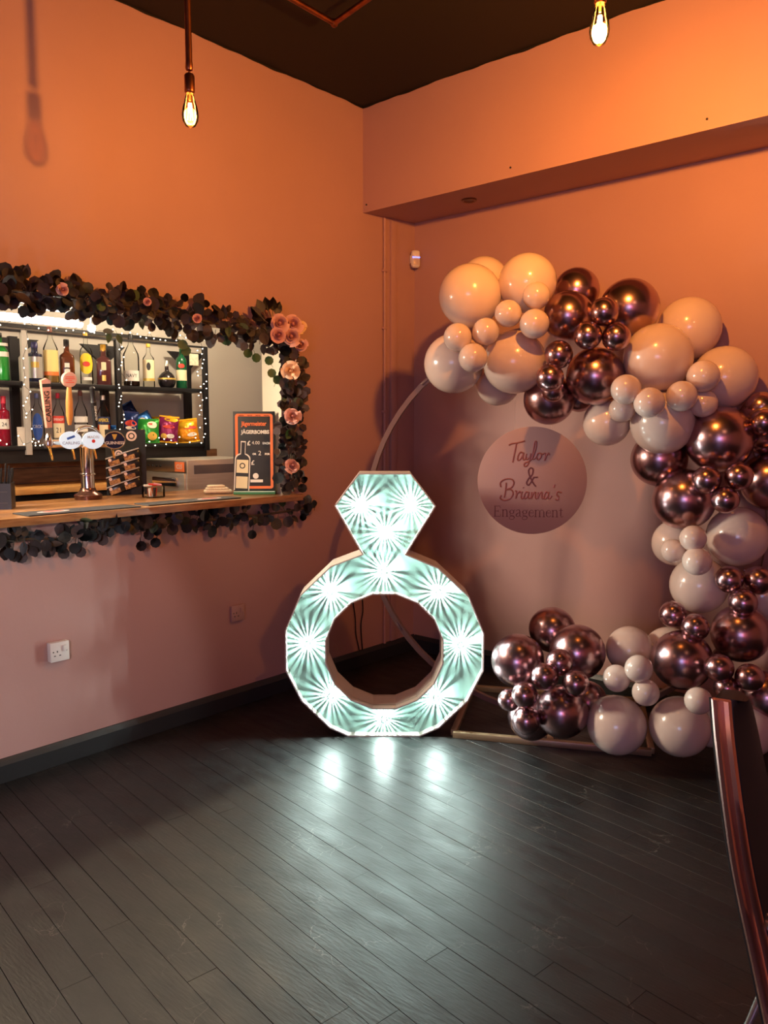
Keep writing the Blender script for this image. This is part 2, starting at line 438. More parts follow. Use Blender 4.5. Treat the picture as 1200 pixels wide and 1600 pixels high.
# ------------------------------------------------------------------ bottles
def thin_glass(name, col, blend=.34):
    m = bpy.data.materials.new(name); m.use_nodes = True; nt = m.node_tree; nt.nodes.clear()
    o = nt.nodes.new('ShaderNodeOutputMaterial'); t_ = nt.nodes.new('ShaderNodeBsdfTransparent'); g = nt.nodes.new('ShaderNodeBsdfGlossy'); mx = nt.nodes.new('ShaderNodeMixShader'); f = nt.nodes.new('ShaderNodeLayerWeight')
    t_.inputs[0].default_value = (*col, 1); g.inputs['Roughness'].default_value = .03; f.inputs[0].default_value = blend
    nt.links.new(f.outputs['Fresnel'], mx.inputs[0]); nt.links.new(t_.outputs[0], mx.inputs[1]); nt.links.new(g.outputs[0], mx.inputs[2]); nt.links.new(mx.outputs[0], o.inputs[0]); return m
def glass(name, col, rough=.06, trans=1.0):
    return mat(name, col, rough, trans=trans, ior=1.4)
G_CLEAR = thin_glass('clear_glass', (.95, .96, .94), .16); G_GREEN = mat('green_glass', (.02, .3, .04), .1, trans=.3)
G_AMBER = mat('whiskey_glass', (.12, .03, .01), .08, trans=.2); G_DARK = mat('dark_glass', (.015, .012, .014), .08)
G_RUM = mat('rum_glass', (.1, .03, .03), .1, trans=.2); G_RED = mat('red_glass', (.28, .01, .03), .1, trans=.2)
G_GOLD = mat('gold_spirit', (.55, .36, .1), .08, trans=.5); G_ORANGE = mat('orange_spirit', (.75, .1, .02), .1, trans=.2)
G_NAVY = mat('navy_glass', (.02, .025, .06), .12)
G_DKGREEN = mat('bottle_green', (.01, .1, .04), .1, trans=.2)
PROF = {
 'std': [(0, 0), (.9, 0), (1, .02), (1, .55), (.95, .62), (.62, .72), (.36, .79), (.3, .84), (.3, .93)],
 'square': [(0, 0), (.95, 0), (1, .015), (1, .64), (.93, .7), (.45, .74), (.4, .78), (.4, .88)],
 'tall': [(0, 0), (.92, 0), (1, .02), (1, .6), (.9, .67), (.5, .74), (.34, .8), (.32, .94)],
 'jd': [(0, 0), (.95, 0), (1, .02), (1, .58), (.9, .64), (.45, .7), (.36, .74), (.34, .86)],
 'round': [(0, 0), (.55, 0), (.8, .05), (.98, .18), (1, .28), (.9, .42), (.6, .54), (.3, .6), (.22, .64), (.22, .82)],
}
def patch(r, z0, z1, half, M_, name, parent, n=10, lab=None, oval=False):
    b = B(); vs_ = []
    fs = []
    for i in range(n+1):
        a = -half + 2*half*i/n
        lo, hi = z0, z1
        if oval:
            q = math.sqrt(max(0, 1-(2*i/n-1)**2)); mz = (z0+z1)/2; hh = (z1-z0)/2*max(q, .06); lo, hi = mz-hh, mz+hh
        vs_ += [(r*math.sin(a), -r*math.cos(a), lo), (r*math.sin(a), -r*math.cos(a), hi)]
    for i in range(n): fs.append((2*i, 2*i+2, 2*i+3, 2*i+1))
    o = b.faces(vs_, fs).done(name, M_, parent, label=lab)
    return o
def bottle(label, px, ytop, wpx, zs, prof, gm, capm, labels=(), texts=(), ybase=None, X=-1.38, p=2.0, group=None, captop=1.0, liquid=None):
    P = on(px, ybase if ybase else 600, 0, X); P.z = zs
    D = dep(P); s = D/F_PX
    yb = 800 - F_PX*math.tan(math.atan((zs-1.5)/math.hypot(P.x-CAM.x, P.y-CAM.y)) + PITCH)
    h = (yb-ytop)*s*.985; r = wpx*s/2
    t = thing('bottle', label, 'bottle', P, face_cam(P), group)
    pr = [(a*r, z*h) for a, z in PROF[prof]]; zc = pr[-1][1]
    B().lathe(pr, 20, p=p).done('glass_body', gm, t)
    rc = pr[-1][0]*1.12
    B().lathe([(rc*.9, zc-h*.03), (rc, zc-h*.025), (rc, h*.985*captop), (rc*.85, h*captop)], 14).done('cap', capm, t)
    if liquid:
        lm, lv = liquid
        pl = [(max(a-.0025, 0)*(1 if a else 0), min(max(z, .003), lv*h)) for a, z in pr if z <= lv*h]
        pl.append((max(0.001, pl[-1][0]*.98), lv*h))
        B().lathe(pl, 20, p=p).done('liquid', lm, t)
    for i, (z0, z1, half, lm, ov) in enumerate(labels):
        k = 1.012 + .012*i
        rr = r*k if p == 2 else r*1.02*k
        patch(rr, z0*h, z1*h, half, lm, 'paper_label', t, oval=ov)
    for (txt, z, size, tm, sx) in texts:
        rr = r*(1.012+.012*len(labels))*(1 if p == 2 else 1.02)
        link('lettering', text_mesh(txt, size*h, tm, sx=sx, wrap=rr, ext=.0003), t, (0, 0, z*h))
    return t
L_WHITE = mat('label_white', (.75, .72, .64), .5); L_YEL = mat('label_yellow', (.85, .62, .03), .5); L_CREAM = mat('label_cream', (.75, .66, .42), .5)
L_SILVER = mat('label_silver', (.5, .5, .46), .3, .4); L_BLACK = mat('label_black', (.02, .02, .02), .5); L_BLUE = mat('label_blue', (.03, .1, .4), .4)
L_GOLD = mat('label_gold', (.7, .5, .12), .35, .4); L_RED = mat('label_red', (.6, .05, .03), .5); L_ORANGE = mat('label_orange', (.8, .2, .04), .5)
C_BLACK = M_BLACK; C_YEL = mat('cap_yellow', (.75, .45, .05), .35); C_RED = mat('cap_red', (.6, .03, .06), .35); C_BROWN = mat('cap_brown', (.2, .06, .04), .4)
C_SILVER = mat('cap_silver', (.7, .68, .62), .3, .8); C_NAVY = mat('cap_navy', (.05, .05, .16), .2); C_BLUE = mat('cap_blue', (.15, .2, .4), .3)
# upper shelf
bottle('bright green bottle at the left end of the upper shelf', 2, 528, 26, SZ1, 'std', G_GREEN, C_BLACK, [(.72, .78, 1.1, L_WHITE, False), (.5, .6, 1.2, L_WHITE, False)])
bottle('squat navy bottle with silver label on the upper shelf', 56, 541, 23, SZ1, 'square', G_NAVY, C_NAVY, [(.1, .63, 1.15, L_SILVER, False), (.36, .5, .5, L_GOLD, False)], captop=1)
bottle('clear bottle with tall yellow label and red foot stripe', 81, 517, 22, SZ1, 'std', G_CLEAR, C_BROWN, [(.2, .58, 1.25, mat('label_lemon', (.85, .68, .25), .5), False), (.13, .2, 1.25, L_ORANGE, False)], [], liquid=(G_GOLD, .5))
bottle('square dark whiskey bottle with black label behind the round wooden tap handle', 106, 536, 22, SZ1, 'jd', G_AMBER, C_BLACK, [(.08, .48, 1.0, L_BLACK, False), (.36, .46, .8, L_WHITE, False), (.22, .33, .5, L_WHITE, True)], p=4)
bottle('clear gin bottle with bright yellow label and cap', 136, 525, 19, SZ1, 'tall', G_CLEAR, C_YEL, [(.2, .6, 1.25, L_YEL, True), (.08, .14, .9, L_WHITE, False), (.34, .44, .6, L_RED, True)])
bottle('square dark rum bottle with yellow cap on the upper shelf', 163, 543, 23, SZ1, 'jd', G_RUM, C_YEL, [(.1, .24, .8, L_GOLD, False), (.36, .56, .75, L_CREAM, True)], p=5)
bottle('broad clear rum bottle with white label beside the middle post', 206, 526, 24, SZ1, 'std', G_CLEAR, C_BLACK, [(.1, .3, 1.15, L_WHITE, False)], [('NAVY', .2, .1, L_BLACK, .8)], liquid=(mat('rum_dark', (.03, .015, .01), .1), .1))
bottle('slim clear bottle with yellow neck cap and cream label', 233, 540, 18, SZ1, 'tall', G_CLEAR, C_YEL, [(.14, .62, 1.2, L_CREAM, False), (.38, .56, .35, L_BLACK, True), (.14, .2, 1.2, L_GOLD, False)])
bottle('round black liqueur decanter on the upper shelf', 261, 566, 27, SZ1, 'round', G_DARK, C_SILVER, [(.3, .36, 1.5, L_GOLD, False)])
bottle('green whiskey bottle with cream label at the right end of the upper shelf', 284, 541, 17, SZ1, 'tall', G_DKGREEN, C_SILVER, [(.18, .42, 1.15, L_CREAM, False), (.46, .56, .6, L_RED, True)])
# lower shelf
SZ2b = SZ2
bottle('deep red gin bottle with white label at the left end of the lower shelf', 8, 616, 17, SZ2b, 'square', G_RED, C_RED, [(.34, .54, .95, L_WHITE, False)], [('24', .43, .11, L_BLACK, .9)], ybase=690)
bottle('clear sparkling vodka bottle with blue oval label', 60, 612, 20, SZ2b, 'std', G_CLEAR, C_BLUE, [(.1, .62, .8, L_BLUE, True)], [('CIROC', .36, .09, L_WHITE, .6)], ybase=690)
bottle('clear vodka bottle with red cap between the first two tap handles', 93, 612, 18, SZ2b, 'std', G_CLEAR, C_RED, [(.14, .42, 1.1, L_CREAM, False), (.42, .56, 1.1, L_RED, False)], [('21', .28, .14, L_BLACK, .8), ('SMIRNOFF', .49, .07, L_WHITE, .62)], ybase=690)
bottle('clear bottle with two white labels beside the wooden tap handle', 128, 608, 20, SZ2b, 'std', G_CLEAR, C_BROWN, [(.24, .37, 1.2, L_WHITE, False), (.41, .52, 1.2, L_WHITE, False)], ybase=690)
bottle('orange aperitif bottle beside the black tap handle', 163, 616, 21, SZ2b, 'std', G_CLEAR, C_SILVER, [(.12, .4, .65, L_CREAM, False), (.42, .56, 1.1, mat('label_navy', (.02, .03, .09), .4), False)], [('APEROL', .49, .1, L_YEL, .62)], ybase=690, liquid=(G_ORANGE, .4))

# notes on the shelf unit
P = on(303, 562, 0, -1.282)
t = tag(B().box((0, 0, 0), (.003, .072, .078)).done('note_card', mat('note_paper', (.72, .62, .45), .6, noise=((.55, .46, .34), 60)), loc=P), 'small cream paper note stuck to the right shelf post', 'note')
P = on(32, 656, 0, -1.305); P.z = SZ2+.055
tag(B().box((0, 0, 0), (.003, .045, .11)).done('price_card', mat('pale_card', (.6, .56, .48), .6), loc=P), 'blank pale card standing beside the deep red bottle', 'card')

# ------------------------------------------------------------------ crisp packets
def packet(label, px, py, wpx, hpx, X, mats, lean=-.25, tilt=0, zs=None, group='crisp packets on the lower shelf', text=None, mark=None):
    P = on(px, py, 0, X); D = dep(P); s = D/F_PX; W, Hh = wpx*s, hpx*s
    if zs is not None: P.z = zs + Hh/2*abs(math.cos(tilt))+.002
    t = thing('crisp_packet', label, 'crisp packet', P, face_cam(P), group)
    t.rotation_euler = (lean, tilt, t.rotation_euler.z)
    nx, nz = 8, 10; dpt = .03
    def pos(i, j, sd):
        u, v = i/nx*2-1, j/nz*2-1
        bl = (1-u**4)*(1-v**4)*dpt*(1+.25*math.sin(5*u+3*v))
        wv = 1-.06*(1-v*v)
        return (u*W/2*wv, sd*bl, v*Hh/2*.92)
    b = B(); vv = []; idx = {}
    for sd in (-1, 1):
        for i in range(nx+1):
            for j in range(nz+1):
                idx[sd, i, j] = len(vv); vv.append(pos(i, j, sd))
    fs = []
    for sd in (-1, 1):
        for i in range(nx):
            for j in range(nz): fs.append((idx[sd, i, j], idx[sd, i+1, j], idx[sd, i+1, j+1], idx[sd, i, j+1]))
    b.faces(vv, fs); bmesh.ops.remove_doubles(b.bm, verts=b.bm.verts, dist=1e-5)
    b.done('bag', mats[0], t)
    for sg in (-1, 1):
        c = B()
        for k in range(6): c.box(((k-2.5)*W/6, .002*(-1)**k, sg*Hh*.48), (W/6, .003, Hh*.06))
        c.done('crimp', mats[1], t, smooth=False)
    def bulge(x, z):
        u, v = x/(W/2), z/(Hh/2*.92)
        return -((1-u**4)*(1-v**4)*dpt*(1+.25*math.sin(5*u+3*v)))-.0025
    for (m_, cx, cz, rx, rz_, tag_) in (mark or ()):
        vs_ = [(cx*W, bulge(cx*W, cz*Hh), cz*Hh)]; n = 14
        for k in range(n):
            a = 2*PI*k/n; x, z = cx*W+rx*W*math.cos(a), cz*Hh+rz_*Hh*math.sin(a); vs_.append((x, bulge(x, z), z))
        B().faces(vs_, [(0, 1+k, 1+(k+1) % n) for k in range(n)]).done('printed_patch', m_, t)
    if text:
        me = text_mesh(text[0], text[1]*Hh, text[2], sx=text[4])
        for v in me.vertices: v.co = (v.co.x, bulge(v.co.x, v.co.z+text[3]*Hh)+v.co.y-.002, v.co.z+text[3]*Hh)
        link('lettering', me, t)
    return t
def foil(name, c, r=.25, m=.35): return mat(name, c, r, m)
K_BLUE = foil('foil_blue', (.03, .16, .5)); K_NAVY = foil('foil_navy', (.015, .03, .12)); K_GREEN = foil('foil_green', (.03, .3, .04)); K_PURP = foil('foil_plum', (.25, .02, .1))
K_YEL = foil('foil_yellow', (.8, .48, .02)); K_ORAN = foil('foil_orange', (.75, .3, .01)); K_GOLD = mat('print_crisp_gold', (.75, .45, .08), .4); K_PALE = mat('print_pale', (.75, .66, .5), .5)
packet('light blue crisp packet standing beside the orange aperitif bottle', 181, 657, 17, 29, -1.36, (K_BLUE, K_BLUE), zs=SZ2, mark=[(foil('foil_sky', (.15, .4, .75)), 0, .1, .25, .2, '')])
packet('navy crisp packet right of the middle shelf post', 204, 658, 22, 50, -1.36, (K_NAVY, K_NAVY), zs=SZ2, tilt=.08, mark=[(L_RED, 0, .1, .4, .1, ''), (K_GOLD, .2, -.25, .25, .14, ''), (K_PALE, 0, -.05, .35, .06, '')])
packet('blue crisp packet lying on top of the green packet', 222, 645, 30, 34, -1.44, (K_BLUE, K_NAVY), zs=SZ2+.1, tilt=1.1, mark=[(K_PALE, 0, 0, .28, .2, ''), (L_RED, .05, .05, .2, .08, '')])
packet('dark blue crisp packet on top at the left end of the pile', 203, 634, 18, 26, -1.5, (K_NAVY, K_BLUE), zs=SZ2+.17, tilt=-.5)
packet('green crisp packet in front on the lower shelf', 230, 665, 36, 38, -1.36, (K_GREEN, K_GREEN), zs=SZ2, mark=[(K_PALE, .2, .22, .2, .16, ''), (K_GOLD, .2, -.25, .2, .16, ''), (K_GOLD, -.22, -.1, .14, .14, ''), (L_RED, .2, .25, .17, .05, '')])
packet('yellow and plum crisp packet beside the green one', 263, 662, 30, 42, -1.36, (K_PURP, K_YEL), zs=SZ2, tilt=.1, mark=[(K_YEL, .1, .36, .35, .1, ''), (K_GOLD, -.2, -.3, .16, .1, ''), (L_WHITE, .12, -.28, .2, .08, ''), (L_RED, 0, .06, .3, .07, '')])
packet('orange crisp packet at the right end of the lower shelf', 293, 665, 33, 37, -1.36, (K_ORAN, K_YEL), zs=SZ2, tilt=-.12, mark=[(K_YEL, 0, .25, .35, .16, ''), (L_RED, .15, .08, .28, .07, ''), (L_WHITE, .18, -.22, .22, .08, '')])
packet('yellow crisp packet lying behind the plum packet', 252, 645, 36, 30, -1.46, (K_YEL, K_YEL), zs=SZ2+.1, tilt=1.5)

# ------------------------------------------------------------------ glasswasher
P = on(292, 719, 0, -.75); zt = P.z; zb = .871; hh = zt-zb
t = thing('glasswasher', 'stainless steel glasswasher behind the counter', 'glasswasher', (-.975, P.y+.28, zb))
B().box((0, 0, hh/2), (.45, .56, hh), bev=.006).done('body', M_STEEL, t)
B().box((0, -.284, hh*.9), (.44, .008, .07), bev=.002).done('control_panel', mat('panel_steel', (.33, .31, .28), .35, 1), t)
d = B().box((0, -.286, hh*.42), (.42, .014, hh*.78), bev=.003).done('door', M_STEEL, t)
B().box((.02, -.302, hh*.68), (.26, .028, .055), bev=.008).done('handle', M_CHROME, d)
B().box((.16, -.29, hh*.9), (.1, .003, .06), bev=.001).done('badge', M_ORANGE, t)
link('lettering', text_mesh('CLS', .04, L_WHITE, sx=.9), t, (.16, -.2925, hh*.9))
for k in range(4):
    B().lathe([(.007, 0), (.006, .008)], 10, T(-.18+k*.045, -.288, hh*.9) @ R(PI/2, 'X')).done('knob', M_BLACK, t)
B().box((.2265, .02, hh*.86), (.004, .5, .055)).done('side_panel', mat('panel_dark', (.2, .19, .2), .4, .6), t)

# ------------------------------------------------------------------ beer font
P = on(138, 776, 0, -.5); P.z = CZ
Yf = P.y
t = thing('beer_font', 'chrome beer font with lit round lenses and tall tap handles', 'beer tap', P, PI/2)   # local -Y -> room +X, local X -> room +Y
hc = (776-690)*dep(P)/F_PX
B().lathe([(0, 0), (.068, 0), (.07, .022), (.064, .03), (.05, .036), (.04, .05), (.037, .06)], 28).done('base', mat('bronze_base', (.12, .055, .04), .25, .8), t)
B().lathe([(.036, .05), (.034, .06), (.034, .125), (.041, .128), (.041, .134), (.034, .137), (.034, hc-.02), (.04, hc-.01), (.036, hc)], 28).done('column', M_CHROME, t)
yl = on(78, 690, 0, -.45).y-Yf; yr = on(185, 690, 0, -.45).y-Yf
B().tube([(yl, 0, hc+.005), (yr, 0, hc+.005)], .024, 18).done('crossbar', M_CHROME, t)
b = B()
arc = [(.0+.075*math.cos(a), -.012, hc+.02+.07*math.sin(a)) for a in [PI*k/14 for k in range(15)]]
b.tube(arc, .009, 10).done('arch_trim', M_CHROME, t)
B().sphere((0, -.01, hc+.035), .03, 18, 12).done('finial', M_CHROME, t)
def loc2(px, py, X=-.45):
    q = on(px, py, 0, X); return (q.y-Yf, -(X-P.x), q.z-CZ)
M_LENS = mat('lit_lens', (.35, .38, .4), .3, emit=(.72, .88, 1), estr=.62)
for px, nm, m_, txt, tm in ((112, 'lit white lens', M_LENS, 'CARLING', mat('lens_grey', (.35, .4, .5), .5)), (147, 'lit white lens with a red mark', M_LENS, 'MADRI', mat('lens_pale', (.5, .55, .6), .5)), (180, 'dark navy lens with a harp', mat('lens_navy', (.015, .02, .06), .2), 'GUINNESS', M_WHITE)):
    x, y, z = loc2(px, 688, -.43); y = -.055
    a = PI*.19
    e = B().lathe([(0, 0), (.052, 0), (.054, .006), (.052, .012), (0, .014)], 28, T(x, y, z) @ R(-.2, 'Z') @ R(PI/2, 'X') @ Matrix.Diagonal((1.02, .82, 1, 1))).done('lens', m_, t, label=nm)
    Mt = T(x, y, z) @ R(-.2, 'Z') @ T(0, -.0148, 0)
    def put(me, dx, dz, nm2='lettering'):
        o = link(nm2, me, e); o.matrix_local = Mt @ T(dx, 0, dz); return o
    put(text_mesh(txt, .02 if px < 180 else .021, tm, bold=.0004), 0, -.014 if px != 147 else .016)
    if px == 112: put(B().box((0, 0, 0), (.04, .001, .011), R(-.35, 'Y')).mesh('emblem', L_BLUE), 0, .014, 'emblem')
    if px == 147: put(B().lathe([(0, 0), (.009, 0), (.009, .001), (0, .001)], 12, R(PI/2, 'X')).mesh('emblem', M_RED), 0, -.004, 'emblem')
    if px == 180:
        put(B().prism([(-.014, .014), (.014, .014), (.011, .004), (.002, -.014), (-.004, -.014), (-.01, .003)], 0, .001, R(PI/2, 'X')).mesh('emblem', L_GOLD), 0, .018, 'emblem')
        put(B().tube([(.054*math.cos(2*PI*k/30), 0, .044*math.sin(2*PI*k/30)) for k in range(30)], .003, 8, closed=True).mesh('rim', M_CHROME), 0, 0, 'rim')
    B().tube([(x, 0, z), (x, y, z)], .008, 8).done('lens_stem', M_CHROME, t)
for px in (79, 114, 148, 176):
    x, y, z = loc2(px, 690)
    B().lathe([(.01, -.018), (.018, -.01), (.02, .02), (.014, .034), (.009, .05)], 14, T(x, -.03, hc+.005)).done('tap_body', M_CHROME, t)
    B().tube([(x, -.035, hc-.012), (x, -.045, hc-.035), (x+.004, -.055, hc-.075)], [.008, .007, .0055], 10).done('spout', M_BRASS, t)
# handles
def hb(px0, py0, px1, py1):
    a = loc2(px0, py0); c = loc2(px1, py1); return Vector((a[0], -.03, a[2])), Vector((c[0], -.055, c[2]))
def zmat(a, c):
    z = (c-a).normalized(); y = (Vector((0, 1, 0))-z*z.y).normalized(); x = y.cross(z)
    M = Matrix.Identity(4)
    for i in range(3): M[i][0], M[i][1], M[i][2], M[i][3] = x[i], y[i], z[i], a[i]
    return M, (c-a).length
a, c = hb(79, 668, 69, 592); M, L = zmat(a, c)
b = B(); w0, w1 = .026, .046
prof = [(-w0/2, 0), (w0/2, 0), (w1/2, L*.96), (w1*.1, L*1.01), (-w1/2, L*.97)]
e = b.prism(prof, -.012, .012, M @ R(PI/2, 'X')).done('tap_handle', mat('copper_pink', (.62, .3, .22), .3, .3), t, smooth=False, label='tapered copper pink handle lettered upwards')
me = text_mesh('CARLING', .036, M_INK, sx=1.0, bold=.0006); o = link('lettering', me, e); o.matrix_local = M @ T(0, -.0125, L*.44) @ R(-PI/2, 'Y')
o = B().box((0, -.0003, L*.87), (w1*.93, .025, .016), M).done('band', M_INK, e)
a, c = hb(112, 664, 107, 602); M, L = zmat(a, c)
e = B().lathe([(.008, 0), (.011, .01), (.017, L*.25), (.017, L*.6), (.012, L*.9), (.01, L)], 16, M).done('tap_handle', mat('turned_wood', (.55, .24, .06), .3, noise=((.35, .13, .04), 8, (1, 1, .2))), t, label='turned wooden handle with a round disc top')
o = B().lathe([(0, -.011), (.036, -.011), (.038, -.008), (.038, .008), (.036, .011), (0, .011)], 26, M @ T(0, 0, L+.028) @ R(PI/2, 'X')).done('disc', mat('disc_pink', (.5, .27, .21), .5), e)
for k, wd in enumerate((.045, .05, .02, .045)):
    B().box((0, -.0115, L+.042-k*.009), (wd, .001, .0035), M).done('printed_line', L_RED, e)
a, c = hb(153, 668, 143, 604); M, L = zmat(a, c)
e = B().lathe([(.009, 0), (.013, .02), (.014, L*.6), (.016, L*.62), (.013, L*.66), (.012, L*.9), (.015, L*.96), (.008, L)], 14, M).done('tap_handle', M_BLACK, t, label='slim black handle')
me = text_mesh('GUINNESS', .016, L_WHITE); o = link('lettering', me, e); o.matrix_local = M @ T(0, -.0148, L*.36) @ R(-PI/2, 'Y')

# ------------------------------------------------------------------ snack card with clipped bags
P = on(196, 779, 0, -.6); P.z = CZ
s = dep(P)/F_PX; W, Hc = 60*s, 102*s
t = thing('snack_card', 'black snack card on the counter with roasted snack bags clipped on', 'snack display', P, face_cam(P))
M_CARD = mat('card_black', (.012, .016, .016), .5)
B().box((.01, .012, Hc/2), (W, .004, Hc)).done('card', M_CARD, t)
B().box((0, .035, Hc*.3), (W*.3, .05, Hc*.6)).done('strut', M_CARD, t)
def disc(r, m_, nm, par, x, y, z, h=.001):
    return B().lathe([(0, 0), (r, 0), (r, h), (0, h)], 24, T(x, y, z) @ R(PI/2, 'X')).done(nm, m_, par)
M_LOGO = mat('logo_pink', (.72, .56, .5), .5)
for (x, z, r) in ((.042, Hc*.9, .028), (-.028, Hc*.63, .021)):
    disc(r, M_LOGO, 'printed_badge', t, x, .0098, z); disc(r*.62, M_INK, 'printed_badge', t, x, .0085, z, .0008); disc(r*.4, M_LOGO, 'printed_badge', t, x, .0075, z, .0008)
M_BAGK = foil('foil_black', (.02, .02, .022), .25, .3); M_SILV = foil('foil_silver', (.5, .47, .43), .3, .5); M_FOOD = mat('print_snack', (.14, .05, .02), .5, noise=((.55, .3, .1), 90))
rnd = random.Random(5)
for r_ in range(4):
    for c_ in range(2):
        z = Hc*(.53-.145*r_) + c_*.028; x = -.042+c_*.08
        Mb = T(x, -.012-.006*(3-r_)*0, z) @ R(-.32+rnd.uniform(-.05, .05), 'Y')
        bag = B().box((0, 0, 0), (.098, .03, .05), Mb, bev=.013).done('snack_bag', M_BAGK, t)
        B().box((0, -.006, .025), (.1, .022, .007), Mb, bev=.002).done('seal', M_SILV, bag)
        B().box((-.012, -.0155, -.008), (.058, .002, .024), Mb).done('food_print', M_FOOD, bag)
        B().lathe([(0, 0), (.009, 0), (.009, .0015), (0, .0015)], 14, Mb @ T(-.03, -.0155, .012) @ R(PI/2, 'X')).done('logo_print', M_LOGO, bag)

# ------------------------------------------------------------------ tumbler of sachets, cloth, straw caddy, bar mats
P = on(240, 777, 2, CZ); s = dep(P)/F_PX; r = 17.5*s
t = thing('glass_pot', 'clear glass pot with colourful sachets on the counter', 'pot', P, face_cam(P))
B().lathe([(0, 0), (r*.92, 0), (r, .004), (r, .058), (r-.003, .058), (r-.004, .006), (0, .005)], 28).done('bowl', G_CLEAR, t)
rnd = random.Random(9)
for k in range(9):
    m_ = [mat('sachet_purple', (.3, .06, .4), .4), M_ORANGE, L_WHITE, M_RED, mat('sachet_dark', (.05, .04, .05), .4)][k % 5]
    B().box((rnd.uniform(-.3, .3)*r, rnd.uniform(-.35, .35)*r, .03), (.02, .004, .045), R(rnd.uniform(-.3, .3), 'Y') @ R(rnd.uniform(-1, 1), 'Z')).done('sachet', m_, t)
for k in range(3):
    B().box((-.028+k*.018, -.01, .064+.004*k), (.045, .02, .011), T(0, 0, 0) @ R(.1*k, 'Y'), bev=.004).done('wrapped_sweet', [L_WHITE, M_RED, mat('sweet_pink', (.7, .3, .35), .4)][k], t)
P = on(341, 771, 2, CZ)
t = thing('bar_cloth', 'folded cream bar cloth on the counter beside the sign', 'cloth', P, face_cam(P)+.1)
M_CLOTH = mat('cloth_cream', (.72, .62, .46), .9, bump=.4, bscale=90)
for k in range(3):
    B().box((-.005*k, .005*k, .012+k*.013), (.155-.03*k, .09-.012*k, .018), R(.05*k, 'Z'), bev=.008, seg=3).done('fold', M_CLOTH, t)
P = on(2, 795, 2, CZ) - Vector((.03, 0, 0))
s = dep(P)/F_PX
t = thing('straw_caddy', 'square black caddy filled with black straws', 'caddy', P, face_cam(P)-.15)
hcad = 40*s
for sx_, sy_, dx, dy in ((0, -.065, .13, .005), (0, .065, .13, .005), (-.0625, 0, .005, .125), (.0625, 0, .005, .125)):
    B().box((sx_, sy_, hcad/2), (dx, dy, hcad)).done('side', M_BLACK, t)
B().box((0, 0, .003), (.125, .125, .005)).done('base', M_BLACK, t)
for z in (hcad*.25, hcad*.68): B().box((0, -.0685, z), (.1, .002, .002)).done('groove', mat('groove_grey', (.12, .1, .09), .5), t)
me = B().tube([(0, 0, .006), (0, 0, .19)], .0035, 7).mesh('straw', M_BLACK)
rnd = random.Random(4)
for k in range(44):
    o = link('straw', me, t, (rnd.uniform(-.048, .048), rnd.uniform(-.048, .048), .006)); o.rotation_euler = (o.location.y*-1.9+rnd.uniform(-.07, .07), o.location.x*2.6+rnd.uniform(-.07, .07), 0)
    o.scale = (1, 1, rnd.uniform(.84, 1.05))
M_MAT = mat('rubber_mat', (.02, .02, .024), .55, bump=.2, bscale=150)
for i, (pxa, pxb, lab, X0, X1) in enumerate(((30, 205, 'dark rubber bar runner in front of the beer font', -.07, .085), (222, 366, 'dark rubber bar runner below the sign', -.07, .06))):
    ya, yb_ = on(pxa, 795, 2, CZ).y, on(pxb, 775, 2, CZ).y
    ya = on(pxa, 790, 0, 0).y; yb_ = on(pxb, 780, 0, 0).y
    t = thing('bar_runner', lab, 'bar mat', ((X0+X1)/2, (ya+yb_)/2, CZ), 0)
    B().box((0, 0, .003), (X1-X0, yb_-ya, .006), bev=.002).done('mat', M_MAT, t)
    M = T(-.0, -.12 if i == 0 else .12, .0062) @ Matrix.Diagonal((.5, 1.2, 1, 1))
    B().lathe([(0, 0), (.06, 0), (.06, .0008), (0, .0008)], 26, M).done('printed_oval', mat('mat_print', (.55, .42, .4), .5), t)
    B().lathe([(0, 0), (.04, 0), (.04, .0008), (0, .0008)], 26, M @ T(0, 0, .0009)).done('printed_oval', mat('mat_red', (.45, .1, .08), .5), t)

# ------------------------------------------------------------------ price sign
P = on(398, 771, 0, -.1); P.z = CZ
s = dep(P)/F_PX; W, Hs = 65*s, 124*s
t = thing('price_sign', 'tall black drinks price sign with orange border on the counter', 'sign', P, face_cam(P)-.12)
M_SIGN = mat('sign_charcoal', (.03, .032, .032), .5); tl = R(.05, 'X')*1
S = T(0, 0, .018) @ R(-.04, 'X')
brd = B().box((0, .006, Hs/2), (W, .008, Hs), S, bev=.0015).done('board', M_SIGN, t)
def rrect(w_, h_, r_, n=5):
    out = []
    for cx, cy, a0 in ((w_/2-r_, h_/2-r_, 0), (-w_/2+r_, h_/2-r_, PI/2), (-w_/2+r_, -h_/2+r_, PI), (w_/2-r_, -h_/2+r_, 1.5*PI)):
        out += [(cx+r_*math.cos(a0+PI/2*k/n), cy+r_*math.sin(a0+PI/2*k/n)) for k in range(n+1)]
    return out
def ringflat(outer, inner, y, dz, M):
    n = len(outer); vs_ = [M @ Vector((x, y, z+dz)) for x, z in outer] + [M @ Vector((x, y, z+dz)) for x, z in inner]
    return B().faces(vs_, [(i, (i+1) % n, n+(i+1) % n, n+i) for i in range(n)])
ringflat(rrect(W*.9, Hs*.94, .014), rrect(W*.77, Hs*.875, .003), .0015, Hs/2, S).done('orange_border', M_ORANGE, t)
for k in range(4):
    link('lettering', text_mesh('MEISTER', .008, M_INK), t).matrix_local = S @ T((k-1.5)*W*.2, .001, Hs*.948)
def stxt(txt, size, m_, x, z, sx=1, bold=0):
    link('lettering', text_mesh(txt, size, m_, sx=sx, bold=bold), t).matrix_local = S @ T(x*W, .001, z*Hs)
stxt('J\u00e4germeister', .034, M_ORANGE, 0, .845, .8, .0008)
stxt('J\u00c4GERBOMBS', .028, L_WHITE, .03, .74, .92, .001)
